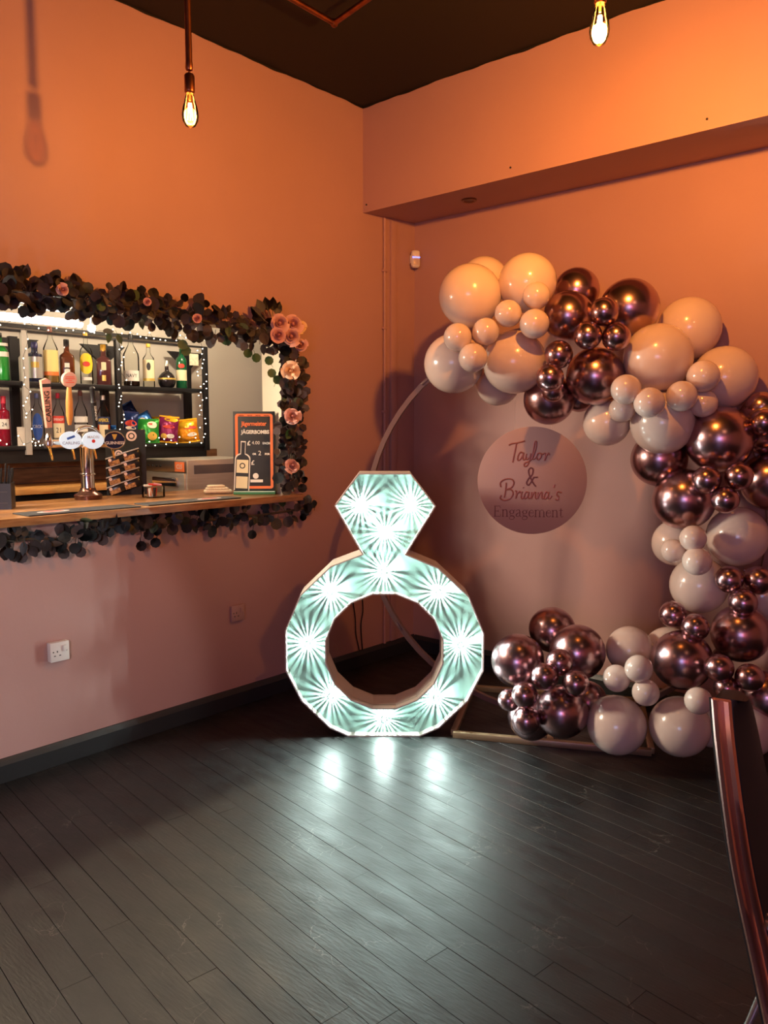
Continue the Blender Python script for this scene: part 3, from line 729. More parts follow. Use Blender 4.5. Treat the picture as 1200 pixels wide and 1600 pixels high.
stxt('\u00a3', .034, L_WHITE, -.13, .6, 1, .001); stxt('4.00', .026, L_WHITE, .04, .605); stxt('EACH', .016, L_WHITE, .29, .6, 1, .0008)
stxt('OR', .014, L_WHITE, .0, .465, 1, .0008); stxt('2', .036, L_WHITE, .13, .475); stxt('FOR', .014, L_WHITE, .31, .465, 1, .0008)
stxt('\u00a3', .034, L_WHITE, -.04, .355, 1, .001)
# printed bottle on the sign
def flat(poly, y, m_, nm, M):
    return B().faces([M @ Vector((x, y, z)) for x, z in poly], [list(range(len(poly)))]).done(nm, m_, t)
def fdisc(cx, cz, r_, y, m_, nm, M, n=20): return flat([(cx+r_*math.cos(2*PI*k/n), cz+r_*math.sin(2*PI*k/n)) for k in range(n)], y, m_, nm, M)
MB_ = S @ T(-.315*W, 0, .004) @ R(.05, 'Y')
def bpoly(hw, top, nk, nt_):
    sh = [(hw*math.cos(a), top-.07*Hs+.07*Hs*math.sin(a)) for a in [PI/2*k/6*.8 for k in range(7)]]
    return [(-hw, .0), (hw, .0)] + sh + [(nk, top+.005*Hs), (nk, nt_), (-nk, nt_), (-nk, top+.005*Hs)] + [(-x, z) for x, z in sh[::-1]]
flat(bpoly(.185*W, .47*Hs, .06*W, .62*Hs), .0004, L_WHITE, 'printed_bottle', MB_)
flat([(x*1, z) for x, z in bpoly(.16*W, .455*Hs, .043*W, .605*Hs)], -.0002, M_SIGN, 'printed_bottle', MB_)
flat([(-.14*W, .22*Hs), (.14*W, .22*Hs), (.14*W, .385*Hs), (-.14*W, .385*Hs)], -.0008, L_CREAM, 'printed_label', MB_)
flat([(-.14*W, .025*Hs), (.14*W, .025*Hs), (.14*W, .175*Hs), (-.14*W, .175*Hs)], -.0008, L_CREAM, 'printed_label', MB_)
fdisc(0, .31*Hs, .016, -.0013, M_INK, 'printed_badge', MB_); fdisc(0, .31*Hs, .0105, -.0017, L_CREAM, 'printed_badge', MB_)
fdisc(.03*W, .19*Hs, .016, .0008, L_WHITE, 'printed_badge', S); flat([(-.1*W, .11*Hs), (.2*W, .11*Hs), (.2*W, .145*Hs), (-.1*W, .145*Hs)], .0008, L_WHITE, 'printed_badge', S)
B().box((0, .012, .009), (W*1.0, .06, .018), bev=.002).done('base', mat('sign_green', (.05, .2, .09), .35), t)
B().box((0, -.016, .016), (W*.98, .005, .005)).done('lip', mat('sign_lip', (.5, .65, .5), .3), t)

# ------------------------------------------------------------------ floral garlands
M_LEAF = [mat('leaf_dark', (.042, .037, .034), .5, noise=((.07, .058, .055), 25)), mat('leaf_brown', (.062, .043, .043), .55), mat('leaf_blue', (.034, .044, .048), .5), mat('leaf_green', (.09, .15, .06), .5), mat('leaf_pale', (.16, .2, .14), .5)]
def leaf_mesh(kind, m_, nm='leaf'):
    b = B(); n = 9; r = .5
    if kind == 0: outline = [(r*math.sin(a)*1.0, .5-r*math.cos(a)) for a in [2*PI*k/n for k in range(n)]]
    elif kind == 1: outline = [(0, 0), (.2, .18), (.27, .42), (.2, .7), (0, 1), (-.2, .7), (-.27, .42), (-.2, .18)]
    else: outline = [(0, 0), (.3, .15), (.42, .4), (.33, .7), (.1, .97), (-.1, .97), (-.33, .7), (-.42, .4), (-.3, .15)]
    vs_ = [(0, .5, -.06)] + [(x, y, .18*abs(x) + .1*(y-.5)**2) for x, y in outline]
    fs = [(0, 1+k, 1+(k+1) % len(outline)) for k in range(len(outline))]
    b.faces(vs_, fs)
    bmesh.ops.solidify(b.bm, geom=list(b.bm.faces), thickness=.02)
    b.tube([(0, -.35, .02), (0, 0, .0), (0, .3, -.03)], .025, 4)
    return b.mesh(nm, m_)
LEAVES = {(k, i): leaf_mesh(k, m_) for k in range(3) for i, m_ in enumerate(M_LEAF)}
def rose_mesh(m_, seedn):
    rnd = random.Random(seedn); b = B()
    for ringi, (n, r0, h, op) in enumerate(((3, .15, .85, .08), (4, .28, .8, .2), (5, .46, .66, .42), (6, .66, .45, .75))):
        for k in range(n):
            a = 2*PI*k/n + ringi*.7 + rnd.uniform(-.15, .15); wd = PI/n*1.3; jr = rnd.uniform(.88, 1.12); jh = rnd.uniform(.82, 1.12); vs_ = []; N, K = 5, 4
            for i in range(N+1):
                for j in range(K+1):
                    f = j/K; aa = a + wd*(i/N*2-1)*(.55+.45*math.sin(PI*min(f+.25, 1)*.8)); rr = (r0*(.35+.65*f) + op*.3*f*f)*jr
                    z = h*f*jh - op*.25*f**3 - .1*(i/N*2-1)**2*f
                    vs_.append((rr*math.cos(aa), rr*math.sin(aa), z))
            fs = [(i*(K+1)+j, (i+1)*(K+1)+j, (i+1)*(K+1)+j+1, i*(K+1)+j+1) for i in range(N) for j in range(K)]
            b.faces(vs_, fs)
    b.sphere((0, 0, .42), .2, 8, 6, (1, 1, 1.7)); b.lathe([(.1, -.3), (.2, -.05), (.3, .04), (.1, .1)], 8)
    return b.mesh('rose', m_, ang=180)
M_ROSE = mat('rose_pink', (.62, .3, .25), .7, noise=((.72, .42, .34), 8)); M_ROSE2 = mat('rose_peach', (.7, .42, .26), .7, noise=((.8, .55, .38), 8)); M_ROSE3 = mat('rose_dusky', (.5, .22, .24), .7)
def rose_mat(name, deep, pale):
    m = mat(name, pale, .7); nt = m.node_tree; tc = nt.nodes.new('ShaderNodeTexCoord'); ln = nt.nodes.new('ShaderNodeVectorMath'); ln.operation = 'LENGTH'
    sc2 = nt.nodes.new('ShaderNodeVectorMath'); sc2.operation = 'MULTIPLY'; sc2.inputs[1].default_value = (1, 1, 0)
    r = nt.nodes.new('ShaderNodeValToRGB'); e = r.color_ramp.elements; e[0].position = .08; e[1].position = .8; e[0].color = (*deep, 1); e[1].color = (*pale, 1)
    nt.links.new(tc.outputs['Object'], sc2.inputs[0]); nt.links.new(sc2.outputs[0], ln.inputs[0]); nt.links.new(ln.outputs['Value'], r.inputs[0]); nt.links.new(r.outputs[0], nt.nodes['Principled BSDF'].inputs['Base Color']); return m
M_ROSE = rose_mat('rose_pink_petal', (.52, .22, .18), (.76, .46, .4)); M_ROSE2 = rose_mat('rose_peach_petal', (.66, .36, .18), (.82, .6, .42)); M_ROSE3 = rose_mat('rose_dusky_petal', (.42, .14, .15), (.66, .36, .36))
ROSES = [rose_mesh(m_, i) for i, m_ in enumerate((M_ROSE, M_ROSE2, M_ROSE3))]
FRONT = Vector((1, -.55, 0)).normalized()
def orient(o, normal, spin):
    q = normal.to_track_quat('Z', 'Y'); o.rotation_mode = 'QUATERNION'; o.rotation_quaternion = q @ Matrix.Rotation(spin, 3, 'Z').to_quaternion()
def path_sampler(pts):
    P = spline([(x, y, 0) for x, y in pts], 8); d = [0]
    for a, c in zip(P, P[1:]): d.append(d[-1] + (c-a).length)
    def f(u):
        s_ = u*d[-1]
        for i in range(len(P)-1):
            if d[i+1] >= s_:
                k = (s_-d[i])/max(1e-6, d[i+1]-d[i]); return P[i].lerp(P[i+1], k), (P[i+1]-P[i]).normalized()
        return P[-1], (P[-1]-P[-2]).normalized()
    return f
def garland(t, path, n, half, rnd, X0, pal, size, base, stuff_n):
    f = path_sampler(path); org = t.location
    b = B()
    line = [on(*f(k/40)[0][:2], 0, X0*.5)-org for k in range(41)]
    B().tube(line, .006, 6).done('stem', mat('stem_brown', (.06, .045, .03), .7), t)
    for k in range(n):
        p, tg = f((k+rnd.random())/n); nr = Vector((-tg.y, tg.x, 0))
        off = rnd.uniform(-1, 1); hw = half(k/n)
        q = p + nr*off*hw + Vector((rnd.uniform(-3, 3), 0, 0))
        X = X0*(1-.5*abs(off)) + rnd.uniform(-.02, .025)
        W_ = on(q.x, q.y, 0, max(X, .012))-org
        kind = rnd.choices((0, 1, 2), (4, 2.2, 4))[0]; ci = rnd.choices(range(5), pal)[0]
        o = link('leaf', LEAVES[kind, ci], t, W_)
        nv = (FRONT + Vector((0, rnd.uniform(-.6, .6), rnd.uniform(-.5, .6)))).normalized()
        dirn = nr*(off+rnd.uniform(-.4, .4)) + tg*rnd.uniform(-.6, .6)
        orient(o, nv, 0)
        up = Vector((0, dirn.x*.8, -dirn.y)).normalized() if dirn.length > .01 else Vector((0, 0, 1))
        y = (up - nv*up.dot(nv)).normalized(); x = y.cross(nv)
        Mx = Matrix((x, y, nv)).transposed(); o.rotation_quaternion = Mx.to_quaternion()
        sz = size*rnd.uniform(.75, 1.25); o.scale = (sz*(.95 if kind == 0 else 1), sz, sz)
        o.location = W_ - y*sz*.4
    # dense small filler foliage behind the leaves that can be picked apart
    for k in range(stuff_n):
        p, tg = f(rnd.random()); nr = Vector((-tg.y, tg.x, 0)); q = p + nr*rnd.uniform(-.75, .75)*half(.5)
        W_ = on(q.x, q.y, 0, rnd.uniform(.012, X0*.6))-org; r = size*rnd.uniform(.3, .5)
        nv = (FRONT + Vector((0, rnd.uniform(-1, 1), rnd.uniform(-1, 1)))).normalized()
        x = nv.orthogonal().normalized(); y = nv.cross(x)
        b.faces([W_ + (x*math.cos(a)+y*math.sin(a))*r for a in [2*PI*i/6 for i in range(6)]], [range(6)])
    o = b.done('filler_foliage', M_LEAF[base], t); o['kind'] = 'stuff'
def roses(t, spots, rnd):
    for (px, py, rpx, mi, X) in spots:
        W_ = on(px, py, 0, X)-t.location; s_ = 1.12*rpx*dep(W_+t.location)/F_PX
        o = link('rose', ROSES[mi], t, W_, label=('pink rose', 'peach rose', 'dusky pink rose')[mi])
        orient(o, (FRONT + Vector((0, rnd.uniform(-.3, .3), rnd.uniform(-.2, .35)))).normalized(), rnd.uniform(0, 6)); o.scale = (s_, s_, s_)
rnd = random.Random(21)
top = [(-60, 448), (0, 452), (60, 458), (120, 467), (180, 474), (240, 486), (300, 497), (360, 511), (410, 524), (440, 532), (455, 570), (457, 620), (455, 670), (455, 720), (458, 768)]
t = thing('flower_garland', 'dark eucalyptus garland with pink roses over the top and right of the hatch', 'garland', on(250, 480, 0, .02))
def half_top(u): return 30 if u < .6 else (24 if u < .68 else 19)
garland(t, top, 262, half_top, rnd, .11, (6, 5, 2, .5, .5), .055, 1, 420)
roses(t, [(436, 505, 15, 0, .13), (457, 508, 16, 0, .14), (434, 524, 12, 2, .14), (455, 526, 15, 0, .15), (470, 540, 11, 0, .11), (454, 579, 14, 1, .12), (456, 651, 14, 0, .12), (455, 729, 13, 0, .12), (97, 453, 10, 0, .15), (308, 498, 7, 2, .15), (230, 472, 6, 2, .15), (468, 512, 11, 1, .1)], rnd)
for k, (px, py, a) in enumerate(((408, 495, -.9), (412, 488, -.55), (419, 486, -.25), (426, 486, .05), (431, 492, .35), (412, 500, -1.1))):
    o = link('leaf', LEAVES[1, 0], t, on(px, py, 0, .1)-t.location); nv = FRONT
    y = Vector((0, math.sin(a), math.cos(a))); y = (y-nv*y.dot(nv)).normalized(); o.rotation_mode = 'QUATERNION'; o.rotation_quaternion = Matrix((y.cross(nv), y, nv)).transposed().to_quaternion(); o.scale = (.09, .075, .075)
for k, (px, py, a) in enumerate(((172, 520, 3.4), (183, 522, 2.7), (160, 517, 1.6), (290, 540, 3.1), (280, 532, 2.4), (398, 552, 2.8), (390, 545, 3.6), (430, 600, .5), (427, 590, -.4), (424, 570, -.6))):
    o = link('leaf', LEAVES[1 if k < 3 else 0, 3 if k != 2 else 4], t, on(px, py, 0, .03)-t.location, label='fresh green leaf'); nv = FRONT
    y = Vector((0, math.sin(a), math.cos(a))); y = (y-nv*y.dot(nv)).normalized(); o.rotation_mode = 'QUATERNION'; o.rotation_quaternion = Matrix((y.cross(nv), y, nv)).transposed().to_quaternion(); o.scale = (.05, .05, .05)
b = B()
for k in range(5): b.tube([(0, 0, 0), (.017*math.cos(k*1.256), .017*math.sin(k*1.256), .006)], [.004, .0015], 5)
o = b.done('blossom', mat('blossom_white', (.8, .7, .62), .6), t, loc=on(461, 567, 0, .13)-t.location, label='small white star blossom'); orient(o, FRONT, 0)
bot = [(492, 792), (460, 797), (420, 803), (380, 808), (330, 813), (280, 816), (230, 818), (180, 822), (130, 832), (90, 842), (50, 842), (0, 848), (-40, 852)]
t = thing('eucalyptus_garland', 'grey green eucalyptus garland hanging below the counter edge', 'garland', on(250, 818, 0, .02))
rnd = random.Random(33)
garland(t, bot, 100, lambda u: 16 if u < .55 else 19, rnd, .09, (5, 3, 5, .6, .5), .055, 2, 70)
for px, py in ((219, 845), (235, 828), (245, 840), (99, 856), (128, 854), (36, 862), (118, 848), (158, 836), (395, 828), (20, 860)):
    p0 = on(px, py-22, 0, .07); p1 = on(px, py, 0, .06)
    B().tube([p0-t.location, (p0+p1)/2-t.location+Vector((.01, 0, 0)), p1-t.location], .0018, 5).done('stem', mat('stem_brown', (.06, .045, .03), .7), t)
    o = link('leaf', LEAVES[0, rnd.choice((0, 1, 2))], t, p1-t.location); nv = FRONT; a = PI + rnd.uniform(-.5, .5)
    y = Vector((0, math.sin(a), math.cos(a))); y = (y-nv*y.dot(nv)).normalized(); o.rotation_mode = 'QUATERNION'; o.rotation_quaternion = Matrix((y.cross(nv), y, nv)).transposed().to_quaternion(); o.scale = (.05, .05, .05)
for px, py in ((124, 812), (135, 810), (14, 845)):
    o = link('leaf', LEAVES[1, 4], t, on(px, py, 0, .11)-t.location); orient(o, FRONT, px); o.scale = (.04, .055, .05)

# ------------------------------------------------------------------ fairy lights
P = Vector((-1.27, 2.2, 2.0))
t = thing('fairy_lights', 'string of tiny warm fairy lights draped around the black shelves', 'fairy lights', P)
paths = [[(0, 508), (25, 500), (40, 502), (60, 513), (75, 516), (88, 513), (103, 517), (114, 516), (126, 508), (131, 520), (147, 520), (165, 521), (176, 515)],
         [(190, 521), (203, 520), (214, 522), (219, 526), (228, 528), (233, 520), (240, 529), (250, 531), (258, 532), (271, 528), (275, 532), (281, 524), (290, 528), (298, 526), (305, 531), (318, 531)],
         [(38, 506), (43, 530), (40, 545), (36, 560), (37, 575), (39, 590), (37, 601), (47, 612), (42, 622), (40, 628), (36, 634), (41, 646), (40, 652), (50, 640), (49, 670), (52, 686), (55, 692)],
         [(187, 528), (190, 542), (186, 546), (193, 558), (190, 566), (189, 571), (185, 577), (197, 594), (185, 601), (186, 606), (189, 619), (188, 624), (186, 629), (185, 635), (193, 648), (194, 655), (190, 660), (187, 671), (188, 677)],
         [(313, 534), (316, 545), (308, 548), (315, 553), (318, 562), (316, 568), (315, 575), (308, 581), (309, 587), (322, 585), (322, 596), (318, 600), (313, 604), (322, 607), (313, 613), (310, 618), (316, 625), (312, 634), (322, 622), (314, 641), (311, 648), (320, 654), (321, 662), (312, 668), (320, 678), (318, 683)],
         [(0, 688), (10, 694), (28, 681), (37, 694), (50, 690), (55, 696), (60, 690), (62, 696), (67, 695), (88, 697), (122, 698)],
         [(227, 696), (233, 690), (242, 696), (248, 684), (256, 686), (259, 694), (267, 688), (276, 693), (280, 683), (296, 691), (305, 684), (314, 692)]]
M_FAIRY = mat('fairy_glow', (1, .9, .7), .4, emit=(1, .86, .62), estr=12)
bulb = B().sphere((0, 0, 0), .0034, 8, 6).mesh('bulb', M_FAIRY)
for pt in paths:
    Q = [on(x, y, 0, -1.268)-P for x, y in pt]
    B().tube(spline(Q, 3), .0012, 4).done('wire', M_BLACK, t)
    for q in Q: link('bulb', bulb, t, q + Vector((.004, 0, 0)))

# ------------------------------------------------------------------ sockets, sensor, conduit, downlight
def socket(px, py, label, m_, dp):
    Q = on(px, py, 0, 0)
    t = thing('socket', label, 'socket', Q, PI/2)
    B().box((0, -dp/2, 0), (.086, dp, .086), bev=.004).done('back_box', m_, t)
    B().box((0, -dp-.003, 0), (.086, .006, .086), bev=.002).done('plate', m_, t)
    for x, z, w_, h_ in ((-.012, .002, .004, .008), (-.024, -.016, .008, .004), (0, -.016, .008, .004)):
        B().box((x, -dp-.0062, z), (w_, .001, h_)).done('pin_hole', M_INK, t)
    B().box((.021, -dp-.009, .014), (.016, .007, .026), R(.0, 'X'), bev=.002).done('rocker_switch', m_, t)
    for sg in (-1, 1): B().lathe([(0, 0), (.003, 0), (.003, .001), (0, .001)], 10, T(sg*.03, -dp-.006, .002) @ R(PI/2, 'X')).done('screw', M_INK, t)
socket(88, 1016, 'white single socket on the bar wall near the left edge', M_WHITE, .028)
socket(369, 957, 'wall coloured single socket on the bar wall nearer the ring', mat('painted_socket', (.45, .28, .25), .5), .012)
# alarm sensor across the recess corner
Q = on(649, 405, 1, YR-.045)
t = thing('alarm_sensor', 'small rounded alarm sensor with blue light in the corner', 'sensor', Q, face_cam(Q)+.25)
b = B(); b.box((0, .0, 0), (.058, .045, .11), bev=.018, seg=4); b.done('housing', M_WHITE, t)
B().box((0, -.0225, .008), (.05, .004, .006)).done('indicator', mat('blue_led', (.1, .15, .9), .4, emit=(.15, .2, 1), estr=3), t)
B().box((0, -.022, -.02), (.036, .003, .04), bev=.001).done('lens_window', mat('sensor_lens', (.6, .5, .46), .3), t)
B().box((-.022, .02, 0), (.02, .045, .05)).done('bracket', M_WHITE, t)
# conduit on bar wall
yc = on(601, 345, 0, .012).y
t = thing('conduit_pipe', 'thin wall coloured conduit pipe running down beside the corner', 'pipe', (.012, yc, 0))
B().tube([(0, 0, .1), (0, 0, 2.785)], .009, 10).done('pipe', M_WALL, t)
for z in (2.47, 2.12, 1.6, .9): B().box((-.002, 0, z), (.024, .036, .016), bev=.003).done('clip', M_WALL, t)
t = thing('cable_trunking', 'square painted cable trunking beside the conduit pipe', 'trunking', (.009, yc+.085, 0))
B().box((0, 0, 1.443), (.018, .05, 2.68), bev=.002).done('cover', M_WALL, t)
B().box((0, .031, 1.443), (.01, .008, 2.68)).done('lip', M_WALL, t)
Q = on(733, 312, 2, 2.796)
t = thing('downlight', 'small unlit round downlight under the beam', 'downlight', (Q.x, Q.y, 2.7935))
B().lathe([(.028, .004), (.043, .002), (.045, -.003), (.04, -.007), (.03, -.005), (.026, .004)], 28, cap=False).done('bezel', mat('bezel_bronze', (.2, .1, .06), .3, .7), t)
B().lathe([(0, 0), (.029, 0), (.029, .003), (0, .003)], 20).done('lens', mat('dl_lens', (.3, .26, .22), .2), t)
for z_, px, py in ((0, 798, 262), (0, 1105, 186), (0, 573, 320)):
    Q = on(px, py, 1, YB)
    tag(B().lathe([(.004, 0), (.0055, .004), (.004, .006)], 8, R(PI/2, 'X')).done('screw', M_INK, loc=Q), 'tiny screw in the beam ' + {798: 'above the downlight', 1105: 'near the right edge', 573: 'at its left end by the corner'}[px], 'screw')
# loose cables on the bar wall seen through the ring
for i, pts in enumerate(([(551, 938), (555, 965), (556, 990), (560, 1010), (566, 1040)], [(566, 934), (567, 955), (564, 975), (565, 1000), (569, 1045)])):
    Q = [on(x, y, 0, .008) for x, y in pts]
    tag(B().tube(spline(Q, 4), .004, 6).done('cable', M_BLACK), 'thin black cable down the wall inside the ring hole, ' + ('left one', 'right one')[i], 'cable')

# ------------------------------------------------------------------ pendants and copper pipe
PZ = 3.32
M_BULBGLASS = thin_glass('amber_glass', (1, .8, .5))
def pendant(px, py, D, label, energy, estr, x_loop):
    Q = at(px, py, D)
    t = thing('pendant_light', label, 'pendant light', Q)
    H0 = PZ - Q.z
    B().lathe([(.0012, -.071), (.018, -.064), (.029, -.045), (.032, -.025), (.029, 0), (.02, .032), (.0145, .055), (.0135, .066), (0, .066)], 24).done('bulb', M_BULBGLASS, t).visible_shadow = True
    fil = mat('filament_%d' % int(estr), (1, .8, .4), .4, emit=(1, .62, .22), estr=estr)
    b = B()
    for k in range(6):
        a = 2*PI*k/6; b.tube([(.005*math.cos(a), .005*math.sin(a), .02), (.011*math.cos(a+.5), .011*math.sin(a+.5), -.04)], .0016, 5)
    b.done('filament', fil, t)
    B().lathe([(.004, .03), (.004, .066)], 8).done('stem', mat('bulb_stem', (.8, .6, .3), .3, trans=.5), t)
    B().lathe([(.0145, .055), (.019, .06), (.0195, .066), (.0195, .12), (.015, .126), (.003, .128), (.003, .136), (.012, .14), (.0145, .148), (.013, .17)], 20).done('lamp_holder', M_COPPER, t)
    B().lathe([(.013, .165), (.0125, .3), (.0125, H0+.005)], 14).done('drop_pipe', M_COPPER, t)
    sideways(light('POINT', 'pendant_bulb', (Q.x, Q.y, Q.z-.01), energy, AMBER, .03))
    return Q
QL = pendant(297, 170, 3.2, 'hanging filament bulb on copper pipe in front of the bar wall', E_BULB_LEFT, 60, .7)
QR = pendant(937, 35, 2.66, 'bright filament bulb hanging near the beam on the right', E_BULB_RIGHT, 160, .7)
C0 = on(522, 36, 2, PZ)
t = thing('copper_pipework', 'copper pipe loop under the black ceiling carrying the hanging bulbs', 'pipe', (C0.x, C0.y, PZ))
b1 = QL.x - C0.x
B().tube([(0, 0, 0), (QL.x-C0.x, QL.y-C0.y, 0), ((QL.x-C0.x)*1.0, -3.9, 0)], .0125, 12).done('pipe', M_COPPER, t)
B().tube([(0, 0, 0), (QR.x-C0.x, QR.y-C0.y, 0), (3.0, QR.y-C0.y, 0)], .0125, 12).done('pipe', M_COPPER, t)
B().sphere((0, 0, 0), .019, 14, 10).done('elbow', M_COPPER, t)
for q in ((QL.x-C0.x, QL.y-C0.y), (QR.x-C0.x, QR.y-C0.y)): B().sphere((*q, 0), .018, 12, 8).done('tee_joint', M_COPPER, t)
for q in ((.0, -.4), (.25, -1.8), (.55, -.07), (2.5, -.29)): B().lathe([(.007, .0), (.007, H-PZ), ], 8, T(*q, 0)).done('bracket', M_COPPER, t)

# ------------------------------------------------------------------ giant light up ring
RP = at(600, 1150.5, 3.764); RP.z = 0
t = thing('light_up_ring', 'giant white light up diamond ring standing on the floor', 'light up ring', RP, YAW)   # local -Y faces the camera, X right
s = 1/323.5; CX, CZp = 600, 1150.5
def q2(x, y): return ((x-CX)*s, (CZp-y)*s)
outer = [q2(*p) for p in ((634.5, 859.5), (684, 880.5), (732, 925.5), (756, 984), (756, 1044), (732, 1093), (687, 1137), (657, 1150.5), (543, 1150.5), (514, 1137), (469.5, 1093), (445.5, 1044), (445.5, 980), (469.5, 924), (517.5, 878), (566, 859.5), (524, 784.5), (561, 734.5), (641, 734.5), (679.5, 785))]
inner = []
for k in range(16):
    a = PI/16 + 2*PI*k/16; inner.append(((92.5*math.cos(a)+.5)*s, (CZp-1013.7)*s + 92.5*math.sin(a)*s))
DEPTH, TRAY = .2, .045
M_RINGW = mat('ring_white', (.72, .68, .64), .45)
M_PANEL = mat('ring_panel', (.235, .375, .325), .5)
def wall_loop(poly, y0, y1, th, m_, nm, inward):
    n = len(poly); A = sum(poly[i][0]*poly[(i+1) % n][1]-poly[(i+1) % n][0]*poly[i][1] for i in range(n))
    sg = (1 if A > 0 else -1)*(1 if inward else -1)
    off = []
    for i in range(n):
        p0, p1, p2 = Vector(poly[i-1]), Vector(poly[i]), Vector(poly[(i+1) % n])
        d1, d2 = (p1-p0).normalized(), (p2-p1).normalized(); n1, n2 = Vector((-d1.y, d1.x)), Vector((-d2.y, d2.x))
        m = (n1+n2).normalized(); k = th/max(.35, m.dot(n1)); off.append(p1 + m*k*sg)
    b = B(); vs_ = []
    for y in (y0, y1):
        for P_ in (poly, off): vs_ += [(p[0], y, p[1]) for p in P_]
    fs = []
    for i in range(n):
        j = (i+1) % n
        fs += [(i, j, n+j, n+i), (2*n+i, 2*n+j, 3*n+j, 3*n+i), (i, j, 2*n+j, 2*n+i), (n+i, n+j, 3*n+j, 3*n+i)]
    return b.faces(vs_, fs), off
b, o_in = wall_loop(outer, 0, DEPTH, .006, None, '', True); b.done('outer_rim', M_RINGW, t, smooth=False)
b, i_out = wall_loop(inner, 0, DEPTH, .006, None, '', False); b.done('inner_rim', M_RINGW, t, smooth=False)
# face panel: triangulated fill between outer and inner outlines
bm = bmesh.new()
def loop(P_):
    vv = [bm.verts.new((p[0], 0, p[1])) for p in P_]; return [bm.edges.new((vv[i], vv[(i+1) % len(vv)])) for i in range(len(vv))]
es = loop(outer) + loop(inner)
bmesh.ops.triangle_fill(bm, edges=es, use_beauty=True)
for v in bm.verts: v.co.y = TRAY
r = bmesh.ops.solidify(bm, geom=list(bm.faces), thickness=.006)
bmesh.ops.recalc_face_normals(bm, faces=bm.faces)
me = bpy.data.meshes.new('face_panel'); bm.to_mesh(me); bm.free(); me.materials.append(M_PANEL)
link('face_panel', me, t)
me2 = me.copy(); me2.materials.clear(); me2.materials.append(M_RINGW); o = link('back_panel', me2, t, (0, DEPTH-TRAY-.012, 0))
bulbs = [(600, 888), (685.5, 921), (720, 1005), (682.5, 1090.5), (600, 1125), (516, 1087.5), (480, 1003.5), (516, 919.5), (564, 784.5), (642, 785), (601.5, 826)]
E_RING, RC = 5.8, (.80, 1.0, .95)
rnd = random.Random(2)
M_FIN = mat('cap_rib', (.16, .2, .19), .3)
M_DOME = mat('ring_bulb_glow', (1, 1, 1), .4, emit=(.9, 1, .97), estr=40)
for k, pb in enumerate(bulbs):
    x, z = q2(*pb); e = B()
    e.lathe([(0, 0), (.02, 0), (.02, .003), (.0, .004)], 20, T(x, TRAY, z) @ R(PI/2, 'X'))
    bo_ = e.done('bulb', M_WHITE, t)
    # ribbed cabochon cap: fins around the lamp throw the star shaped rays
    f = B(); a = rnd.random()
    while a < 2*PI+.0:
        wd = rnd.uniform(.08, .2)
        Mf = T(x, TRAY-.004, z) @ R(PI/2, 'X') @ R(a, 'Z')
        f.prism([(.009, -.009*wd*.5), (.017, -.017*wd*.5), (.017, .017*wd*.5), (.009, .009*wd*.5)], 0, .0245, Mf)
        a += wd + rnd.uniform(.07, .2)
    f.done('cap_ribs', M_FIN, bo_, smooth=False)
    B().sphere((x, TRAY-.008, z), .007, 10, 8).done('lamp', M_DOME, bo_)
    light('POINT', 'ring_bulb', t.matrix_world @ Vector((0, 0, 0)), E_RING, RC, .0008)
    lo = bpy.data.objects[-1] if False else None
bpy.context.view_layer.update()
for lo, pb in zip([o for o in COL.objects if o.type == 'LIGHT' and o.data.name.startswith('ring_bulb')], bulbs):
    x, z = q2(*pb); lo.location = t.matrix_world @ Vector((x, TRAY-.026, z))

# ------------------------------------------------------------------ hoop stand, sign disc
hd = Vector((.97, -.24)).normalized()
def camxy(x, y, z=0): return Vector((CAM.x + .7499*x - .66156*y, .66156*x + .7499*y, z))
HC = camxy(.87, 4.0, 1.0)
hdir = (camxy(.87+hd.x, 4.0+hd.y) - camxy(.87, 4.0)); rzh = math.atan2(hdir.y, hdir.x)
t = thing('hoop_stand', 'large slim copper coloured hoop arch behind the balloons on flat base frame', 'hoop stand', (HC.x, HC.y, 0), rzh)
M_HOOP = mat('hoop_rosegold', (.2, .11, .09), .4, .5)
b = B(); n = 72; vs_ = []; fs = []
for k in range(n):
    a = 2*PI*k/n
    for rr, yy in ((1.0, -.016), (1.0, .016), (.975, .016), (.975, -.016)): vs_.append((rr*math.cos(a), yy, 1.012+rr*math.sin(a)))
for k in range(n):
    for i in range(4): fs.append((k*4+i, k*4+(i+1) % 4, ((k+1) % n)*4+(i+1) % 4, ((k+1) % n)*4+i))
b.faces(vs_, fs).done('hoop', M_HOOP, t)
for a in (2.32, 3.75, 5.5, .8): B().box((0, 0, 0), (.012, .045, .05), T(.99*math.cos(a), 0, 1.012+.99*math.sin(a)) @ R(-a, 'Y'), bev=.002).done('joint_collar', M_HOOP, t)
bw, bd = .46, .36
for y in (-bd, bd): B().box((0, y, .015), (2*bw, .03, .03), bev=.002).done('base_bar', mat('base_bar_gold', (.42, .3, .18), .35, .6), t)
for x in (-bw, bw): B().box((x, 0, .015), (.03, 2*bd-.03, .03), bev=.002).done('base_bar', mat('base_bar_gold', (.4, .3, .2), .35, .6), t)
B().box((0, 0, .006), (.03, 2*bd-.03, .01)).done('base_bar', mat('base_bar_gold', (.4, .3, .2), .35, .6), t)

